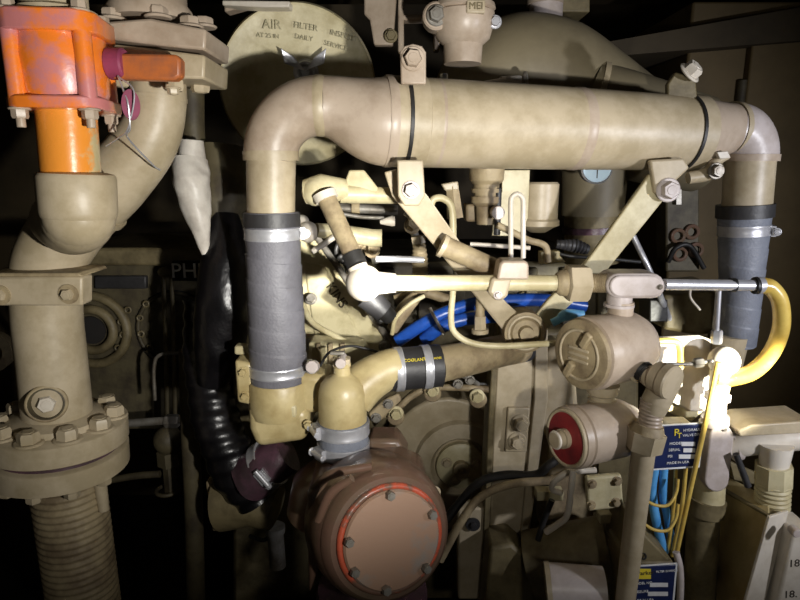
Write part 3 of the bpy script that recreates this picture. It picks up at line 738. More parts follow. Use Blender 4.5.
B().lathe(V(620, 292, CY), -Z, [(0, 12.5 * px), (12 * px, 12.5 * px), (12 * px, 15 * px), (15 * px, 15 * px), (15 * px, 13 * px)], 32).build('outlet_neck', 'lav', t)
t = T('conduit_pipe', 'slim shiny steel pipe running level from the pull box to a looping elbow', 'conduit', V(720, 286, CY))
B().tube([(664, 284.5, CY), (758, 285.5, CY + .02)], [5.6, 5.6], smooth=False).build('pipe_run', 'steel', t)
B().tube([(730, 285, .772), (735, 285, .772)], [7.2, 7.2], smooth=False).build('black_ring', 'black', t)
B().tube([(754, 285.5, .775), (758, 285.5, .775)], [8.6, 8.6], smooth=False).build('union_ring', 'black', t)
B().tube([(757, 285.5, .775), (763, 285, .775)], [9, 8], smooth=False).build('union_nut', 'steel', t)
t = T('loop_pipe', 'yellowish pipe looping down from the slim steel pipe to the bright fitting', 'pipe', V(775, 340, .78))
B().tube([(761, 285, .775), (771, 288, .775), (780, 302, .775), (781, 328, .78), (771, 353, .79), (752, 372, .80), (727, 379, .81), (715, 378, .81)], 8, n=10, seg=28).build('bend', 'yellowtube', t)

# vertical thin tube
pipe1('thin_tube', [(719, 286, .79), (716, 335, .79)], 2.8, 'steel', 'thin steel tube dropping from the slim level pipe to the bright fitting', 'tube', fit=[(717, 330, .79, -.5, 10, 5.5, 14)])
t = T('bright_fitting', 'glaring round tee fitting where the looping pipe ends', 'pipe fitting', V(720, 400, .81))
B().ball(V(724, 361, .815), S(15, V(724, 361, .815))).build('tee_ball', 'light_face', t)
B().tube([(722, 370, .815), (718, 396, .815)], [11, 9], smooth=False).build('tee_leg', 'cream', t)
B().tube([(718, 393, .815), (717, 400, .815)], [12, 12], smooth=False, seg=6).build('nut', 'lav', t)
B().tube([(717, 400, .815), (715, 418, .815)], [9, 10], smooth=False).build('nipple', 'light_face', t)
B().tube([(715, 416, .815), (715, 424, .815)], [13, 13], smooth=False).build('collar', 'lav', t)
pipe1('cross_tube', [(664, 364, .77), (690, 364, .78), (712, 361, .79)], 1.8, 'steeldull', 'thin level tube leading to the bright fitting from the round-faced cap', 'tube', fit=[(694, 363, .78, 10, -1, 5, 9)])
# bright backing plate
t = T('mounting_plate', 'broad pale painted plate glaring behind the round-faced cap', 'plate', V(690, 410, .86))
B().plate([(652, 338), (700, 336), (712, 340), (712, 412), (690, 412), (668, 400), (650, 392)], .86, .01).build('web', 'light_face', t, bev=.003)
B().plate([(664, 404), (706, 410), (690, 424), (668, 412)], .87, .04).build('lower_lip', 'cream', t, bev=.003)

# =================================================================== junction housings
JY = .76
t = T('junction_housing', 'drum-shaped tan junction housing with screwed round lid under the pull box', 'junction box', V(610, 390, JY))
ax = Vector((.87, .49, .0)).normalized()
c = V(583, 354, .72); px = S(1, c)
B().lathe(c, ax, [(0, 33 * px), (3 * px, 37 * px), (12 * px, 38 * px), (12 * px, 36 * px), (18 * px, 37 * px), (40 * px, 36 * px), (66 * px, 36 * px), (78 * px, 30 * px), (84 * px, 18 * px)], 56).build('housing', 'tan_pink', t)
ld = B().lathe(c, -ax, [(0, 36 * px), (4 * px, 35 * px), (6 * px, 31 * px), (6 * px, 0)], 48).build('lid', 'dusty', t)
sd = ax.cross(Z).normalized()
for a_ in (1, 4):
    ang = a_ * PI / 3
    B().box(c - ax * 8 * px + (sd * math.cos(ang) + Z * math.sin(ang)) * 20 * px, ax * 3 * px, (sd * math.cos(ang) + Z * math.sin(ang)) * 9 * px, (sd * -math.sin(ang) + Z * math.cos(ang)) * 4 * px).build('lid_lug', 'dusty', ld, bev=.002)
for i in range(3):
    B().box(c - ax * 6 * px + Z * (6 - 6 * i) * px, ax * 1.4 * px, sd * 13 * px, Z * 1.4 * px).build('cast_bar', 'tan', ld, bev=.001)
B().torus(c - ax * 6 * px, -ax, 25 * px, 1.5 * px).build('lid_ring', 'tan', ld)
q = V(619, 326, .755)
B().lathe(q, Z, [(0, 16 * px), (8 * px, 15 * px), (11 * px, 15 * px), (11 * px, 13 * px), (26 * px, 13 * px)], 32).build('top_neck', 'tan_pink', t)
q = V(603, 384, .755)
B().lathe(q, -Z, [(0, 17 * px), (10 * px, 16 * px), (12 * px, 13 * px), (16 * px, 13 * px), (17 * px, 15 * px), (24 * px, 15 * px), (25 * px, 12 * px), (38 * px, 12 * px)], 32).build('bottom_neck', 'tan', t)
# black threaded side outlet
so = V(638, 367, .725); sdv = Vector((.35, -1, -.12)).normalized()
B().lathe(so + sdv * -.03, sdv, [(0, 16 * px), (.036, 15 * px), (.038, 12 * px), (.02, 11 * px), (.02, 0)], 32).build('side_outlet', 'tan', t)
B().sweep([so + (V(650, 376, .70) - so) * (i / 24) for i in range(25)], 10 * px, 28, rf=helix(.003, .06)).build('threads', 'black', t)

t = T('capped_elbow', 'round-faced tan conduit cap beside the drum-shaped junction housing', 'conduit body', V(655, 420, .70))
cn = Vector((.52, -.82, -.12)).normalized(); c = V(670, 382, .68); p2 = S(.84, c)
B().lathe(c - cn * 24 * p2, cn, [(0, 13 * p2), (4 * p2, 18 * p2), (16 * p2, 19 * p2), (17 * p2, 21 * p2), (26 * p2, 21.5 * p2), (28 * p2, 20 * p2), (28.4 * p2, 0)], 44).build('round_cap', 'tan', t)
B().tube([(646, 374, .71), (652, 377, .70), (661, 382, .695)], [10, 12, 14]).build('side_arm', 'tan', t)
B().tube([(664, 386, .70), (656, 402, .70), (652, 412, .70)], [14, 14, 12]).build('neck', 'tan', t)
B().sweep([V(652.5, 400, .70).lerp(V(649, 430, .70), i / 90) for i in range(91)], 14 * p2, 28, rf=helix(.005, .035)).build('threads', 'tan_pink', t)
t = T('post_union', 'hexagonal tan union at the top of the slanting post', 'pipe fitting', V(645, 445, .70))
B().tube([(649, 424, .70), (647, 432, .70)], [14, 17], smooth=False).build('collar', 'dusty', t)
B().tube([(647, 431, .70), (643, 449, .70)], [19, 18], smooth=False, seg=6).build('hex_nut', 'tan', t)
t = T('conduit_post', 'long tan conduit post slanting down in front of the nameplates', 'conduit', V(620, 640, .70))
B().tube([(644, 446, .70), (606, 760, .70)], [11.5, 7.5], smooth=False, seg=28).build('post', 'tan', t)

t = T('red_faced_housing', 'tan drum housing with a dark red round face and steel boss', 'junction box', V(600, 470, .75))
ax = Vector((.91, .41, -.02)).normalized(); c = V(566, 438, .715); px = S(1, c)
B().lathe(c, ax, [(0, 28 * px), (2 * px, 31 * px), (9 * px, 32 * px), (10 * px, 30 * px), (12 * px, 32 * px), (15 * px, 32 * px), (16 * px, 30.5 * px), (70 * px, 30 * px), (86 * px, 22 * px), (92 * px, 14 * px)], 52).build('housing', 'tan_pink', t)
B().torus(c, -ax, 28 * px, 2.2 * px).build('face_rim', 'tan', t)
B().lathe(c - ax * -1 * px, -ax, [(0, 26 * px), (2 * px, 26 * px), (2 * px, 0)], 44).build('red_face', 'reddisc', t)
B().lathe(c, -ax, [(0, 10 * px), (6 * px, 10 * px), (6 * px, 8 * px), (15 * px, 7.5 * px), (15 * px, 0)], 28).build('boss', 'tan', t)
B().torus(c - ax * 13 * px, -ax, 8 * px, 1.6 * px).build('boss_ring', 'light_face', t)
B().torus(V(608, 439, .70) + FRONT * -.014, FRONT, 2 * px, .5 * px, n=16, seg=6).build('cast_mark', 'dusty', t)

# nameplates
def nameplate(x0, y0, w, h, Y, sk, tl, big, lines, label):
    t = T('name_plate', label, 'nameplate', V(x0 + w / 2, y0 + h, Y))
    pp = [(x0 + sk, y0), (x0 + sk + w, y0 - 3), (x0 + w, y0 + h - 3), (x0, y0 + h)]
    pl = B().plate(pp, Y, .003).build('plate', 'blueblk', t, bev=.0006)
    B().plate([(a + (1.5 if i in (1, 2) else -1.5), b + (1.5 if i > 1 else -1.5)) for i, (a, b) in enumerate(pp)], Y + .0015, .002).build('border', 'white', t)
    u = (V(*pp[1], Y) - V(*pp[0], Y)).normalized()
    s_ = LL(1, Y)
    def tx(st, fx, fy, size, m, al='LEFT'):
        p = V(x0 + sk * (1 - fy) + w * fx, y0 + h * fy - 3 * fx, Y) + FRONT * .0006
        text(st, p, u, FRONT, size * s_, m, pl, align=al)
    for L in lines: tx(*L)
    return t, tx
t, tx = nameplate(652, 427, 46, 42, .78, 6, '', '', [
    ('P', .36, .16, 8, 'yellow'), ('T', .44, .24, 6, 'yellow'), ('HYDRAULIC', .56, .12, 2.9, 'white'), ('VALVE DIV', .56, .24, 2.9, 'white'),
    ('MODEL', .3, .42, 3, 'white'), ('SERIAL', .3, .57, 3, 'white'), ('PSI', .3, .72, 3, 'white'), ('MADE IN USA', .3, .88, 2.8, 'white')],
    'blue and white nameplate behind the top of the slanting post')
for (fx, fy, ww) in ((.58, .36, .36), (.62, .51, .32), (.52, .66, .42)):
    B().rect(652 + 46 * fx + 3, 427 + 42 * fy, 652 + 46 * (fx + ww), 427 + 42 * fy + 4, .779, .001).build('data_strip', 'white', t)
t, tx = nameplate(628, 568, 44, 44, .72, 4, '', '', [], 'blue nameplate with a yellow name block at the foot of the post')
B().rect(633, 569, 651, 579, .7195, .001).build('yellow_block', 'yellow', t)
tx('Parker', .12, .13, 5.2, 'ink'); tx('FILTER DIVISION', .55, .12, 2.4, 'white'); tx('MODEL NO', .05, .36, 3, 'white'); tx('PRESSURE', .05, .55, 3, 'white'); tx('MADE IN USA', .05, .75, 3, 'white')
for (x_, y_, w_) in ((650, 583, 18), (648, 592, 20)):
    B().rect(x_, y_, x_ + w_, y_ + 4, .7195, .001).build('data_strip', 'white', t)

t = T('valve_block', 'brown drilled steel block on which the lower nameplate sits', 'block', V(650, 600, .73))
B().plate([(638, 528), (672, 562), (672, 566), (634, 568), (628, 572)], .735, .10).build('upper_face', 'olive', t, bev=.003)
B().rect(628, 562, 674, 760, .73, .08).build('block_body', 'olive', t, bev=.003)
B().torus(V(643, 556, .733), Vector((0, -.7, .7)), .004, .0012, n=20, seg=6).build('bolt_hole', 'hole', t)

t = T('solenoid_block', 'blocky dull tan bracket carrying the upper nameplate', 'block', V(680, 424, .80))
B().rect(655, 430, 700, 466, .79, .05).build('block_body', 'olive', t, bev=.003)

# blue hoses & yellow tubes low right
for i, (P, r, lb) in enumerate([
    ([(655, 466, .80), (652, 490, .80), (656, 520, .79), (664, 552, .79)], 4.5, 'bright blue small hose under the upper nameplate, next to the post'),
    ([(664, 468, .80), (663, 495, .80), (668, 520, .80), (672, 550, .80)], 4, 'bright blue small hose between its twin and the yellow tubes')]):
    pipe1('blue_hose', P, r, 'overlit_blue', lb, 'hose', group='small blue hoses under the nameplate')
lb = ['thin yellow tube falling from the bright fitting past the nameplate edge', 'thin yellow tube falling just behind the blue hoses', 'yellow tube running parallel between the other upright yellow tubes']
for i, P in enumerate([
    [(718, 362, .775), (706, 420, .775), (688, 500, .775), (676, 556, .775)],
    [(676, 468, .795), (674, 500, .795), (668, 552, .795)],
    [(686, 466, .79), (682, 505, .79), (672, 556, .79)]]):
    pipe1('yellow_tube', P, [3, 2.6, 2.4, 2.2][:len(P)] if i == 0 else 2, 'yellowtube', lb[i], 'tube')
for i, (y, lb) in enumerate(((505, 'thin yellow wire looping across the blue hoses, the higher loop'), (530, 'thin yellow wire looping across the blue hoses, the lower loop'))):
    pipe1('yellow_wire', [(644, y - 6, .775), (655, y, .77), (668, y, .77), (676, y - 12, .775), (678, y - 26, .78)], 1.6, 'yellowtube', lb, 'wire')
pipe1('grey_cable', [(676, 552, .77), (680, 570, .765), (680, 600, .76), (676, 650, .76)], 3.4, 'lav', 'grey cable dropping beside the lower nameplate', 'cable')

# right conduit
t = T('conduit_pipe', 'stout tan vertical conduit with a pale oval cover below the bright fitting', 'conduit', V(700, 640, .83))
B().tube([(714, 422, .83), (708, 500, .83)], [14, 15], smooth=False, seg=28).build('conduit_body', 'cream', t)
B().tube([(707, 498, .83), (704, 512, .83)], [18, 18], smooth=False, seg=28).build('coupling', 'olive', t)
B().tube([(704, 512, .83), (690, 740, .83)], [15, 15], smooth=False, seg=28).build('lower_run', 'olive', t)
w = [(x, y) for (x, y) in []]
cvr = []
for k in range(9):
    a_ = PI * k / 8; cvr.append((722 + 12.5 * math.cos(a_), 438 - 12.5 * math.sin(a_)))
for k in range(9):
    a_ = PI + PI * k / 8; cvr.append((717 + 12.5 * math.cos(a_), 480 - 12.5 * math.sin(a_)))
B().plate(cvr, .80, .02).build('oval_cover', 'lav', t, bev=.003, seg=3)
bolts(t, [(724, 429, .80)], 2.2, m='steeldull', name='screw')
# right side elbow pipe
t = T('cross_pipe', 'pale square-shouldered pipe leading to a threaded elbow over the olive box', 'pipe', V(765, 500, .80))
B().tube([(732, 447, .83), (745, 444, .82), (800, 437, .81), (812, 436, .81)], [11, 12, 13, 13], smooth=False).build('cross_run', 'light_face', t)
B().tube([(732, 447, .83), (738, 446, .83)], [14, 14], smooth=False).build('hex_nut', 'lav', t)
B().plate([(738, 431), (752, 425), (812, 421), (812, 433), (740, 437)], .79, .06).build('cap', 'tan', t, bev=.002)
B().tube([(776, 444, .80), (774, 466, .80)], [16, 13], smooth=False).build('elbow_leg', 'light_face', t)
B().tube([(774, 464, .80), (773, 484, .80)], [17, 17], smooth=False, seg=8).build('hex_nut', 'cream', t)
B().sweep([V(773, 482, .80).lerp(V(772, 506, .80), i / 60) for i in range(61)], S(15.5, V(773, 490, .8)), 28, rf=helix(.007, .05)).build('threads', 'cream', t)
t = T('lever_handle', 'thin black lever slanting under the square-shouldered pipe', 'lever', V(745, 490, .79))
B().tube([(736, 454, .79), (748, 486, .79)], [3, 3.4], smooth=False).build('handle_grip', 'hosedark', t)
t = T('steel_box', 'olive steel box with a pale end panel under the threaded elbow', 'box', V(745, 640, .80))
P = [V(728, 484, .86), V(792, 504, .76), V(778, 506, .75), V(712, 490, .84)]
A_ = V(728, 488, .86); B_ = V(780, 508, .765); 
B().prism([V(719, 488, .88), V(770, 516, .755), V(714, 715, .73), V(714, 690, .86)], Vector((.03, .05, 0))).build('box_body', 'yellowtan', t, bev=.003)
B().prism([V(734, 483, .90), V(788, 511, .785), V(770, 516, .752), V(718, 487, .878)], Vector((0, 0, -.004))).build('top_face', 'olive', t, bev=.001)
B().prism([V(770, 517, .750), V(789, 511, .760), V(735, 715, .740), V(714, 715, .728)], Vector((-.002, .004, 0))).build('end_panel', 'light_face', t, bev=.001)

t = T('stencilled_tank', 'pale painted tank corner with dark stencilled digits beside the olive box', 'tank', V(795, 640, .74))
B().plate([(794, 532), (815, 530), (815, 740), (752, 740), (776, 608)], .735, .05).build('tank_wall', 'light_face', t, bev=.004)
B().cyl(V(791, 528, .735), FRONT, .006, .014, 16).build('knob', 'lav', t)
text('18.', V(795, 563, .7358) + FRONT * .001, Vector((1, 0, .1)), FRONT, .0115, 'ink', t)
text('18.', V(790, 594, .7358) + FRONT * .001, Vector((1, 0, .1)), FRONT, .0115, 'ink', t)

# =================================================================== water neck / thermostat
t = T('thermostat_housing', 'yellow-tan cast thermostat housing under the grey hose', 'housing', V(280, 448, .84))
hc = V(284, 372, .83); px = S(1, hc)
B().lathe(V(279, 379, YL), -Z, [(0, 29 * px), (2 * px, 30 * px), (28 * px, 31 * px), (36 * px, 29 * px), (38 * px, 24 * px)], 44).build('upper_cup', 'yellowtan', t)
B().plate([(234, 360), (252, 364), (254, 406), (237, 403)], .80, .05).build('side_flange', 'yellowtan', t, bev=.005, seg=3)
B().plate([(247, 404), (308, 410), (309, 430), (306, 442), (256, 449), (248, 430)], .79, .08).build('lower_body', 'yellowtan', t, bev=.012, seg=4)
B().plate([(284, 374), (330, 376), (330, 414), (284, 414)], .80, .06).build('bridge', 'yellowtan', t, bev=.008, seg=3)
B().plate([(283, 406), (296, 406), (296, 418), (283, 418)], .782, .02).build('cast_pad', 'cream', t, bev=.003)
B().cyl(V(314, 366, .80), Vector((-.1, -1, .2)), 6 * px, 10 * px, 24).build('sensor', 'lav', t)
B().plate([(234, 346), (246, 347), (246, 356), (234, 355)], .83, .02).build('lug', 'cream', t, bev=.003)
bolts(t, [(308, 425, .785), (243, 372, .80), (245, 396, .80)], 4, m='yellowtan')
# bell
t = T('bell_elbow', 'smooth yellow-tan bell fitting topped with a small valve nut', 'pipe fitting', V(344, 430, .78))
bc = V(343, 424, .785); px = S(1, bc)
B().lathe(bc, Z, [(0, 23 * px), (4 * px, 24 * px), (34 * px, 23.5 * px), (42 * px, 21.5 * px), (48 * px, 17 * px), (51 * px, 10.5 * px), (53 * px, 8.5 * px), (60 * px, 8 * px), (61 * px, 9 * px), (64 * px, 9 * px)], 48).build('bell_body', 'yellowtan', t)
B().lathe(bc + Z * 62 * px, Z, [(0, 9.5 * px), (7 * px, 9.5 * px), (8 * px, 6 * px)], 6).build('nut', 'tan', t)
B().cyl(bc + Z * 67 * px + Y_ * .012, FRONT, 5 * px, 22 * px, 18).build('valve_stem', 'lav', t)
B().box(bc + Z * 74 * px - X * 4 * px, X * 7 * px, Y_ * 3 * px, Z * 1.5 * px).build('lever_tab', 'steeldull', t, bev=.001)
B().tube([(352, 398, .80), (366, 382, .81), (386, 370, .82), (398, 367, .825)], [22, 22, 20, 19.5], n=8, seg=36).build('side_branch', 'yellowtan', t)
# short hose, horizontal
t = T('joiner_hose', 'short charcoal hose with yellow print and two steel clamps', 'hose', V(413, 385, .825))
h0 = V(387, 370, .825); h1 = V(440, 365.5, .84); px = S(1, h0); d = (h1 - h0)
B().sweep([h0.lerp(h1, i / 20) for i in range(21)], [21.5 * px] * 21, 44).build('hose_wall', 'hosedark', t)
for f in (.2, .72): clamp_band(t, h0.lerp(h1, f), d, 21.7 * px, .012, 'steel', None)
un = FRONT * .93 + Z * .37; un.normalize(); un = (un - d.normalized() * un.dot(d.normalized())).normalized()
for f, st, sz in ((.06, 'H', .006), (.46, 'COOLANT', .0047), (.88, 'HOSE', .0032)):
    a_ = math.radians(38); nn = (FRONT * math.cos(a_) + Z * math.sin(a_)); nn = (nn - d.normalized() * nn.dot(d.normalized())).normalized()
    text(st, h0.lerp(h1, f) + nn * 21.9 * px, d.normalized(), nn, sz, 'yellow', t)
pipe1('water_pipe', [(438, 364.5, .84), (470, 358, .86), (500, 351, .89), (520, 348, .93)], [18.5, 17, 16, 15], 'dusty', 'dusty tan pipe continuing beyond the short charcoal hose', n=8, seg=36)
# lower joiner hose
t = T('joiner_hose', 'short grey upright hose with two wide steel clamps under the bell fitting', 'hose', V(343, 458, .785))
h0 = V(343, 420, .785); px = S(1, h0); h1 = h0 - Z * 36 * px
B().sweep([h0, h1], 25 * px, 44).build('hose_wall', 'greyblue', t)
clamp_band(t, h0.lerp(h1, .2), -Z, 25.5 * px, 13 * px, 'steel', (Vector((-1, -.45, 0))).normalized())
clamp_band(t, h0.lerp(h1, .8), -Z, 25.5 * px, 12 * px, 'steel', (Vector((-1, -.8, 0))).normalized())

# =================================================================== WATER PUMP (big volute)
t = T('water_pump', 'big brown round pump casing with bolted face plate and orange sealant', 'pump', V(375, 640, .74))
n_ = Vector((.36, -.92, .20)).normalized()
fc_ = V(393, 541, .66); px = S(1, fc_)
# neck
B().lathe(V(343, 459, .785), -Z, [(0, 27 * px), (4 * px, 30 * px), (10 * px, 42 * px), (24 * px, 58 * px), (60 * px, 66 * px)], 48).build('inlet_neck', 'redpink', t)
B().lathe(fc_ - n_ * .135, n_, [(0, 56 * px), (.02, 70 * px), (.05, 75 * px), (.085, 74 * px), (.105, 71 * px), (.115, 66 * px)], 64).build('volute', 'redpink', t)
B().lathe(fc_ - n_ * .024, n_, [(0, 69 * px), (.01, 66 * px), (.014, 62 * px)], 64).build('front_flange', 'redpink', t)
B().torus(fc_ - n_ * .008, n_, 53 * px, 3.6 * px, n=64, seg=12).build('sealant_ring', 'redseal', t)
fpl = B().lathe(fc_ - n_ * .012, n_, [(0, 51 * px), (.010, 51 * px), (.013, 49 * px), (.0132, 0)], 64).build('face_plate', 'face', t)
nu = (X - n_ * X.dot(n_)).normalized(); nv = nu.cross(n_) * -1
nv = n_.cross(nu); nv = nv if nv.z > 0 else -nv
for i, a_ in enumerate((95, 28, -42, -100, -150, 172)):
    a_ = math.radians(a_); q = fc_ + (nu * math.cos(a_) + nv * math.sin(a_)) * 47 * px + n_ * .001
    B().bolt(q, n_, 5 * px, 6 * px, washer=False).build('bolt', 'steeldull', fpl)
for (q0, q1, q2) in (((314, 488, .71), (332, 474, .69), (372, 466, .69)), ((318, 520, .66), (330, 494, .65), (352, 478, .645))):
    B().tube([q0, q1, q2], [4, 5, 4]).build('cast_rib', 'redpink', t)
B().plate([(306, 494), (318, 484), (400, 478), (424, 488), (430, 512), (400, 500), (350, 510), (322, 560), (308, 600)], .70, .10).build('shoulder', 'redpink', t, bev=.014, seg=4)
B().plate([(368, 440), (398, 440), (408, 456), (404, 480), (372, 480)], .79, .05).build('side_web', 'redpink', t, bev=.006)
B().lathe(V(372, 585, .75), -Z, [(0, 62 * px), (.01, 64 * px), (.12, 64 * px), (V(372, 585, .75).z - .72, 60 * px)], 56).build('lower_barrel', 'purple', t)
bolts(t, [(419, 478, .74), (434, 492, .74)], 5, m='tan')

# pump bracket shapes
t = T('pump_bracket', 'dim tan bracket with a dark bolt hole beside the round pump', 'bracket', V(470, 600, .92))
B().plate([(458, 508), (486, 508), (486, 562), (492, 600), (458, 600)], .92, .03).build('web', 'tan', t, bev=.004)
B().lathe(V(473, 524, .915), FRONT, [(0, .012), (.003, .012), (.003, .008)], 20).build('grommet', 'hosedark', t)
B().bolt(V(473, 524, .914), FRONT, .006).build('bolt', 'hosedark', t)
t = T('deck_wedge', 'dark olive wedge-shaped casting at the foot of the column', 'casting', V(512, 600, .85))
B().plate([(490, 548), (512, 544), (532, 562), (545, 690), (478, 690)], .86, .08).build('casting_body', 'olive', t, bev=.006)

# =================================================================== column
t = T('engine_stanchion', 'upright tan channel post below the round boss, bolts down its face', 'post', V(515, 560, .92))
B().plate([(500, 322), (536, 322), (534, 400), (518, 560), (488, 560), (494, 430)], .92, .008).build('front_web', 'tan', t, bev=.002)
B().plate([(536, 322), (548, 330), (548, 400), (526, 560), (518, 560), (534, 400)], .915, .05).build('side_web', 'tan', t, bev=.002)
B().plate([(494, 322), (500, 322), (494, 430), (488, 560), (482, 560), (488, 430)], .915, .05).build('edge_web', 'olive', t, bev=.002)
bp_ = B().plate([(508, 408), (530, 408), (527, 452), (505, 452)], .912, .008).build('bolt_pad', 'tan', t, bev=.002)
bolts(bp_, [(520, 423, .912), (517, 441, .912)], 7, m='tan')
B().lathe(V(526, 352, .918), FRONT, [(0, .016), (.004, .015), (.004, .008)], 24).build('recess', 'hosedark', t)
t = T('side_casting', 'blocky dusty casting standing between the column and the red-faced housing', 'casting', V(565, 460, .95))
B().plate([(546, 352), (562, 345), (575, 356), (580, 420), (545, 440), (535, 430)], .95, .08).build('casting_body', 'tan', t, bev=.01, seg=3)
B().plate([(550, 440), (600, 440), (600, 540), (545, 540)], .97, .08).build('lower_web', 'dusty', t, bev=.006)

# gauge etc
t = T('dial_gauge', 'small round pale blue dial gauge tucked under the big pipe', 'gauge', V(597, 180, .95))
c = V(597, 168, .95); px = S(1, c)
B().lathe(c + Y_ * .02, FRONT, [(0, 15 * px), (.02, 16 * px), (.022, 15 * px), (.020, 14 * px)], 36).build('case', 'steel', t)
B().lathe(c + FRONT * .001, FRONT, [(0, 14 * px), (.001, 14 * px)], 32).build('dial', 'gaugeface', t)
B().box(c + FRONT * .003 - Z * 4 * px, X * .5 * px, Y_ * .0003, Z * 6 * px).build('needle', 'ink', t)
t = T('filter_canister', 'squat cream canister under the big pipe behind the white bracket', 'filter', V(545, 228, .98))
c = V(540, 182, .98); px = S(1, c)
B().lathe(c, -Z, [(0, 17 * px), (2 * px, 19 * px), (36 * px, 19 * px), (38 * px, 21 * px), (43 * px, 21 * px), (45 * px, 16 * px), (50 * px, 8 * px)], 40).build('canister', 'tan', t)
t = T('angle_bracket', 'flat cream bracket plate hanging under the big pipe', 'bracket', V(515, 235, .95))
B().plate([(502, 170), (530, 170), (528, 218), (520, 236), (492, 236), (494, 196), (502, 192)], .95, .006).build('web', 'cream', t, bev=.001)

def utube(x, y0, y1, w, Y, m, label, r=2.6):
    pipe1('hairpin_tube', [(x - w, y1, Y), (x - w, (y0 + y1) / 2, Y), (x - w, y0 + w * 1.4, Y), (x - w * .75, y0 + w * .45, Y), (x, y0, Y), (x + w * .75, y0 + w * .45, Y), (x + w, y0 + w * 1.4, Y), (x + w, (y0 + y1) / 2, Y), (x + w, y1, Y)], r, m, label, 'tube', n=6)
utube(517, 194, 258, 6.2, .80, 'light_face', 'narrow hairpin tube standing over the conduit clamp block')
pipe1('bent_tube', [(430, 208, .86), (434, 199, .86), (444, 199, .86), (452, 210, .86), (453, 250, .86)], 3.6, 'cream', 'cream tube arching over beside the flat strut', 'tube')
t = T('brass_cock', 'dull tan stopcock on the arching cream tube', 'valve', V(452, 215, .9))
B().tube([(452, 186, .9), (455, 218, .9)], [7, 9], smooth=False, seg=6).build('cock_body', 'dusty', t)
B().plate([(441, 184), (458, 181), (459, 190), (445, 191)], .89, .02).build('cock_lever', 'tan', t, bev=.002)
pipe1('fuel_line', [(497, 225, .88), (512, 232, .88), (528, 240, .88), (545, 246, .88), (548, 262, .88)], 3.4, 'dusty', 'dull bent fuel line below the filter canister', 'tube')
pipe1('fuel_line', [(470, 244, .89), (500, 246, .89), (530, 248, .89)], 2.2, 'light_face', 'thin pale fuel line lying above the clamp block', 'tube')
pipe1('control_rod', [(376, 259, .84), (400, 259, .84), (424, 260, .84)], 3.2, 'steel', 'polished steel rod just above the glaring conduit', 'rod')
pipe1('drain_tube', [(453, 290, .80), (451, 318, .80), (455, 333, .80), (472, 343, .80), (500, 346, .80), (540, 344, .79), (572, 342, .77)], 3.2, 'cream', 'slim cream tube bending from vertical to level in front of the water pipe', 'tube')
t = T('swivel_fitting', 'small tan bolt fitting hanging behind the strut beneath the conduit', 'pipe fitting', V(480, 334, .86))
B().tube([(480, 296, .86), (480, 318, .86)], [4, 5], smooth=False).build('stem', 'dusty', t)
B().tube([(480, 316, .86), (480, 330, .86)], [6, 6.5], smooth=False, seg=6).build('hex_nut', 'tan', t)
B().tube([(480, 329, .86), (480, 333, .86)], [8.5, 8.5], smooth=False).build('collar', 'tan', t)
# blue hoses middle
pipe1('blue_hose', [(398, 341, .93), (420, 326, .92), (445, 313, .92), (480, 303, .93), (540, 300, .94), (585, 306, .95)], 6.5, 'blue', 'upper of two bright blue hoses looping below the conduit', 'hose')
pipe1('blue_hose', [(424, 340, .92), (440, 328, .91), (462, 320, .91), (500, 316, .92)], 6.5, 'blue', 'lower of two bright blue hoses looping below the conduit', 'hose')
t = T('cable_tie', 'thin grey tie strap around the pair of blue hoses', 'strap', V(437, 330, .90))
B().tube([(430, 308, .905), (436, 320, .895), (444, 334, .90)], [1.6, 1.6, 1.6]).build('strap_band', 'light_face', t)
t = T('blue_valve_grip', 'pale blue plastic grip showing beside the drum-shaped junction housing', 'grip', V(570, 320, .84))
B().tube([(556, 322, .84), (566, 315, .84), (584, 314, .84)], [3, 6, 3.5]).build('grip_blade', 'lightblue', t)
B().tube([(552, 323, .835), (560, 319, .835)], [4, 4], smooth=False).build('grip_hub', 'lightblue', t)
# rods/pipes mid-lower
pipe1('fuel_rail', [(366, 418, .93), (392, 412, .93), (412, 396, .93), (432, 388, .93), (470, 388, .93), (496, 390, .93)], 3.4, 'dusty', 'thin fuel rail with banjo bolts running over the timing cover', 'pipe', fit=[(430, 384, .92, 0, 8, 7, 8)])
for i, (x, y) in enumerate(((396, 413), (432, 390), (477, 396))):
    t = T('banjo_bolt', ['tan banjo bolt on the fuel rail next to the upright hose', 'tan banjo bolt on the fuel rail below the charcoal hose', 'tan banjo bolt on the fuel rail next to the column'][i], 'bolt', V(x, y, .91))
    B().bolt(V(x, y, .915), FRONT, .009, .010).build('bolt_head', 'cream', t); B().cyl(V(x, y, .935), FRONT, .014, .02, 20).build('banjo', 'dusty', t)
pipe1('steel_stub', [(476, 387, .95), (497, 388, .95)], 4.5, 'steel', 'short bright steel pipe end beside the column', 'pipe')
pipe1('black_hose', [(446, 520, .88), (462, 500, .88), (480, 482, .87), (505, 475, .86), (535, 475, .84), (548, 466, .83), (556, 460, .83)], 4.4, 'black', 'black rubber hose arching across the foot of the column', 'hose')
pipe1('sheathed_cable', [(440, 560, .84), (462, 520, .84), (482, 496, .84), (512, 484, .83), (550, 480, .82), (568, 472, .82)], 4.2, 'dusty', 'dusty tan sheathed cable arching just beneath the black hose', 'cable')
pipe1('white_cable', [(573, 470, .75), (571, 490, .75), (567, 515, .76), (558, 524, .77), (546, 532, .78)], 3.2, 'light_face', 'pale cable hooking down from the red-faced housing', 'cable')
pipe1('white_cable', [(596, 470, .77), (570, 472, .77), (556, 480, .77), (552, 489, .78), (562, 493, .78)], 3, 'light_face', 'pale cable looping level under the red-faced housing', 'cable')
pipe1('black_cable', [(552, 500, .85), (544, 520, .85), (538, 540, .85)], 3, 'black', 'short black cable falling behind the pale hooked cable', 'cable')
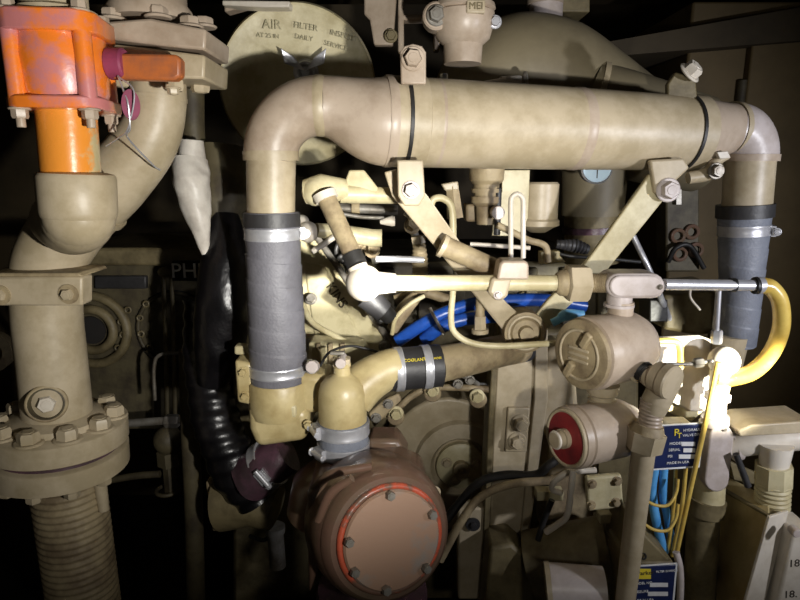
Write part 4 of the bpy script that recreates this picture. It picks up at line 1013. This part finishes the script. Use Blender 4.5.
t = T('terminal_plate', 'small square pale terminal block with corner screws below the red-faced housing', 'terminal block', V(603, 512, .80))
B().plate([(586, 478), (622, 475), (624, 508), (588, 512)], .80, .012).build('block_body', 'cream', t, bev=.004, seg=3)
for q in ((592, 484), (617, 481), (591, 505), (616, 502)): 
    B().bolt(V(q[0], q[1], .80), FRONT, .0055).build('screw', 'dusty', t)
t = T('relay_block', 'small yellowish strip block behind the hooked pale cable', 'block', V(550, 500, .88))
B().plate([(537, 492), (564, 492), (563, 501), (537, 501)], .88, .02).build('block_body', 'cream', t, bev=.001)
t = T('relay_block', 'small cream strip block beneath the square terminal block', 'block', V(612, 522, .82))
B().plate([(600, 515), (640, 513), (640, 522), (600, 524)], .82, .02).build('block_body', 'cream', t, bev=.001)
# barrel bottom right
t = T('motor_barrel', 'olive motor barrel lying behind the slanting post', 'motor', V(600, 600, .86))
B().tube([(532, 566, .88), (640, 548, .84)], [34, 38], smooth=False, seg=48).build('barrel', 'olive', t)
B().tube([(604, 554, .853), (612, 553, .85)], [40, 40], smooth=False, seg=48).build('barrel_band', 'olive', t)
t = T('motor_hood', 'pale curved hood in front of the olive motor barrel', 'cover', V(575, 610, .74))
B().tube([(550, 588, .745), (604, 590, .735)], [24, 22], smooth=False, seg=40).build('hood_shell', 'lav', t)
B().tube([(546, 588, .746), (551, 588, .745)], [25, 25], smooth=False, seg=40).build('hood_rim', 'tan', t)

# clutter behind
pipe1('spark_cable', [(340, 256, .93), (352, 272, .92), (362, 296, .92), (382, 322, .92)], 4, 'black', 'black ribbed cable passing behind the glaring elbow', 'cable', rf=helix(.008, .1, 0), n=20)
t = T('coil_boot', 'dark rubber boot just beneath the glaring elbow', 'boot', V(378, 318, .85))
B().tube([(366, 296, .86), (384, 312, .86)], [13, 11], smooth=False).build('boot_body', 'hosedark', t)
B().tube([(381, 309, .86), (390, 317, .87)], [9, 8], smooth=False).build('boot_tip', 'black', t)
pipe1('ribbed_duct', [(418, 294, .93), (404, 310, .92), (392, 330, .92)], [6, 8, 6], 'dusty', 'curved dusty ribbed tube next to the dark boot', 'tube')
t = T('rocker_dome', 'round cream cap with a short arm right beside the grey hose', 'engine part', V(312, 240, .9))
B().ball(V(308, 232, .9), .016).build('cap_dome', 'light_face', t); B().ball(V(302, 222, .91), .011).build('cap_dome', 'light_face', t)
B().tube([(316, 230, .9), (336, 232, .92), (372, 238, .95), (382, 238, .95)], [7, 8, 9, 9], smooth=False).build('cap_arm', 'cream', t)
B().tube([(312, 252, .89), (334, 237, .9)], [3, 3], smooth=False).build('brace', 'light_face', t)
t = T('injector_nozzle', 'small pale nozzle tip poking from the dark engine top', 'nozzle', V(392, 222, .95))
B().tube([(380, 222, .95), (392, 221, .95), (395, 221, .95)], [2, 5.5, 5], smooth=False).build('nozzle_tip', 'light_face', t)
pipe1('push_rod', [(342, 214, .96), (362, 217, .96), (384, 218, .96)], 2, 'steeldull', 'thin dull rod behind the slanted conduit', 'rod')
pipe1('oil_line', [(395, 300, .97), (420, 292, .97), (450, 300, .97)], 5, 'dusty', 'short dusty oil line behind the blue hoses', 'tube')
pipe1('steel_rod', [(633, 236, .98), (652, 276, .97), (670, 322, 1.03)], [3, 2.8, 3.5], 'steel', 'thin blue-tinged steel rod slanting behind the pale strut', 'rod')
t = T('wiring_cluster', 'dim cluster of connectors mounted behind the blue-grey hose', 'connector', V(690, 270, 1.2))
B().rect(666, 176, 700, 272, 1.2, .05).build('back_plate', 'olivedark', t, bev=.004)
for (x, y) in ((678, 236), (692, 232), (680, 254), (696, 250)):
    B().torus(V(x, y, 1.195), FRONT, .012, .004, n=20, seg=8).build('socket_ring', 'redpink', t)
B().tube([(668, 262, 1.19), (676, 248, 1.18), (690, 246, 1.18), (704, 268, 1.19)], 2.4).build('harness', 'black', t)
B().rect(676, 165, 682, 205, 1.19, .02).build('slide', 'steeldull', t, bev=.001)
t = T('transfer_case', 'dim tan boxy casing behind the steel rod and pull box', 'casing', V(690, 330, 1.0))
B().plate([(664, 296), (735, 290), (735, 330), (700, 336), (664, 330)], 1.02, .15).build('casing_body', 'olive', t, bev=.006)
B().rect(650, 300, 668, 322, 1.0, .05).build('connector', 'black', t, bev=.002)
pipe1('yellow_elbow', [(655, 341, .86), (676, 342, .86), (680, 350, .86), (680, 368, .86)], 3.6, 'yellowtube', 'small yellow elbow tube beside the drum-shaped housing', 'tube')
t = T('terminal_tab', 'small pale tab standing above the level conduit', 'tab', V(550, 264, .95))
B().plate([(541, 252), (560, 251), (560, 256), (566, 262), (541, 265)], .92, .02).build('tab_plate', 'cream', t, bev=.001)

# ---- small parts on the dark engine top
t = T('fuel_injector', 'dusty ribbed injector standing at the end of the polished rod', 'injector', V(420, 288, .92))
B().tube([(419, 240, .92), (420, 262, .92), (421, 292, .92)], [6, 8, 7], rf=helix(.007, .08, 0), n=16).build('injector_body', 'dusty', t)
B().tube([(418, 236, .92), (419, 243, .92)], [8, 8], smooth=False, seg=6).build('hex_nut', 'tan', t)
t = T('rocker_shaft', 'dark shaft with a pale collar running level behind the slanted conduit', 'shaft', V(362, 232, 1.0))
B().tube([(330, 208, 1.0), (398, 210, 1.0)], [5, 5], smooth=False).build('shaft_rod', 'steeldull', t)
B().tube([(352, 208, 1.0), (360, 208, 1.0)], [8, 8], smooth=False).build('collar', 'dusty', t)
for i, (x, y, lb) in enumerate([(358, 244, 'small dusty hex fitting nearest the black tape on the slanted conduit'), (372, 250, 'small dusty hex fitting just above the polished rod'), (412, 226, 'small dusty hex fitting in shadow under the flat strut')]):
    t = T('hex_fitting', lb, 'pipe fitting', V(x, y + 8, .96))
    B().bolt(V(x, y, .96), Vector((.2, -1, .4)), .010, .012).build('hex_head', 'dusty', t)
    B().tube([(x, y, .97), (x + 4, y + 12, .98)], [4, 4], smooth=False).build('stem', 'steeldull', t)
pipe1('ignition_wire', [(404, 214, .93), (420, 226, .91), (434, 236, .90), (452, 262, .90)], 1.2, 'light_face', 'fine pale wire running down beneath the flat strut', 'wire')
pipe1('ignition_wire', [(340, 262, .95), (336, 250, .94), (344, 236, .95), (356, 240, .96)], 2.2, 'black', 'black wire curling beside the black tape on the slanted conduit', 'wire')
pipe1('looped_tube', [(392, 334, .90), (396, 318, .89), (410, 304, .89), (424, 296, .90)], 2.2, 'cream', 'cream tube arching alongside the ribbed tube near the dark boot', 'tube')
pipe1('sensor_wire', [(320, 366, .82), (330, 352, .84), (352, 346, .87), (378, 352, .88)], 1.3, 'black', 'thin black wire behind the bell fitting valve nut', 'wire')
t = T('manifold_casting', 'cream ribbed casting low behind the bell fitting', 'casting', V(330, 372, .93))
B().plate([(308, 342), (362, 345), (372, 362), (366, 392), (310, 388)], .92, .05).build('casting_body', 'cream', t, bev=.006, seg=3)
for x in (316, 328, 340): B().plate([(x, 344), (x + 4, 344), (x + 6, 380), (x + 1, 380)], .912, .01).build('cast_rib', 'dusty', t, bev=.001)
t = T('link_lever', 'dark pitted lever with hex nuts beneath the charcoal joiner hose', 'lever', V(392, 420, .9))
B().plate([(368, 414), (384, 400), (398, 394), (402, 400), (392, 410), (374, 428)], .90, .012).build('lever_bar', 'dusty', t, bev=.003)
bolts(t, [(388, 404, .90), (376, 418, .90)], 4, m='steeldull', name='nut')
pipe1('pressure_line', [(446, 378, .92), (456, 374, .91), (468, 378, .91), (478, 384, .93)], 2.4, 'steeldull', 'dull steel line curling under the dusty water pipe', 'tube', fit=[(452, 372, .91, 8, 2, 5, 9)])
for i, (x, y, lb) in enumerate([(458, 384, 'small dark nut on the steel line under the water pipe, toward the hose'), (470, 380, 'small dark nut on the steel line under the water pipe, toward the column')]):
    o = B().bolt(V(x, y, .905), FRONT, .006, .006).build('flare_nut', 'steeldull', tag=(lb, 'nut'))
t = T('electrical_stub', 'black cable gland poking up beneath the pale strut', 'cable gland', V(570, 262, .95))
B().tube([(556, 244, .96), (575, 246, .96), (588, 250, .96)], [4, 7, 5], rf=helix(.006, .08, 0), n=14).build('gland_body', 'hosedark', t)
pipe1('grey_lead', [(548, 250, .94), (570, 256, .93), (600, 258, .93), (640, 262, .95)], 1.8, 'black', 'thin black lead crossing behind the pale strut', 'wire')
pipe1('black_lead', [(700, 310, .9), (690, 296, .9), (694, 280, .92)], 1.2, 'light_face', 'fine pale lead curling behind the slim steel pipe', 'wire')
t = T('corner_bracket', 'dim olive angle bracket between the conduit and the threaded elbow', 'bracket', V(742, 478, .88))
B().plate([(730, 462), (758, 474), (762, 486), (734, 480)], .88, .01).build('web', 'olive', t, bev=.001)

# =================================================================== LIGHTS
def spot(name, loc, tgt, e, size, r, col=(1, 1, 1), blend=.5):
    L = bpy.data.lights.new(name, 'SPOT'); L.energy = e; L.spot_size = math.radians(size); L.spot_blend = blend; L.shadow_soft_size = r; L.color = col
    o = bpy.data.objects.new(name, L); COL.objects.link(o); o.location = loc
    o.rotation_euler = (tgt - loc).to_track_quat('-Z', 'Y').to_euler(); return o
def point(name, loc, e, r, col=(1, 1, 1)):
    L = bpy.data.lights.new(name, 'POINT'); L.energy = e; L.shadow_soft_size = r; L.color = col
    o = bpy.data.objects.new(name, L); COL.objects.link(o); o.location = loc; return o
spot('flashlight', Vector((.24, .0, 1.39)), V(285, 130, .82), 46, 84, .012, (1, .97, .91), blend=.9)
spot('flashlight_mid', Vector((.22, .15, 1.42)), V(350, 262, .85), 34, 28, .01, (1, .98, .9), blend=1)
spot('flashlight_hot', Vector((.20, .25, 1.40)), V(388, 284, CY), 130, 10.5, .01, (1, .97, .9), blend=.8)
point('fill_light', Vector((.22, .0, 1.42)), 2.4, .02, (1, .96, .88))  # weak fill added beside the flashlight to lift the dim lower parts
spot('side_lamp', Vector((.88, .22, 1.42)), V(730, 260, .9), 30, 84, .02, (.92, .93, 1), blend=.9)
spot('work_lamp', Vector((.60, .40, 1.26)), V(692, 372, .86), 120, 22, .01, (1, .98, .84), blend=.8)
w = bpy.data.worlds.new('world'); bpy.context.scene.world = w; w.use_nodes = True
w.node_tree.nodes['Background'].inputs[0].default_value = (.9, .85, .75, 1); w.node_tree.nodes['Background'].inputs[1].default_value = .03
vs = bpy.context.scene.view_settings; vs.view_transform = 'Standard'; vs.look = 'None'; vs.exposure = -0.22
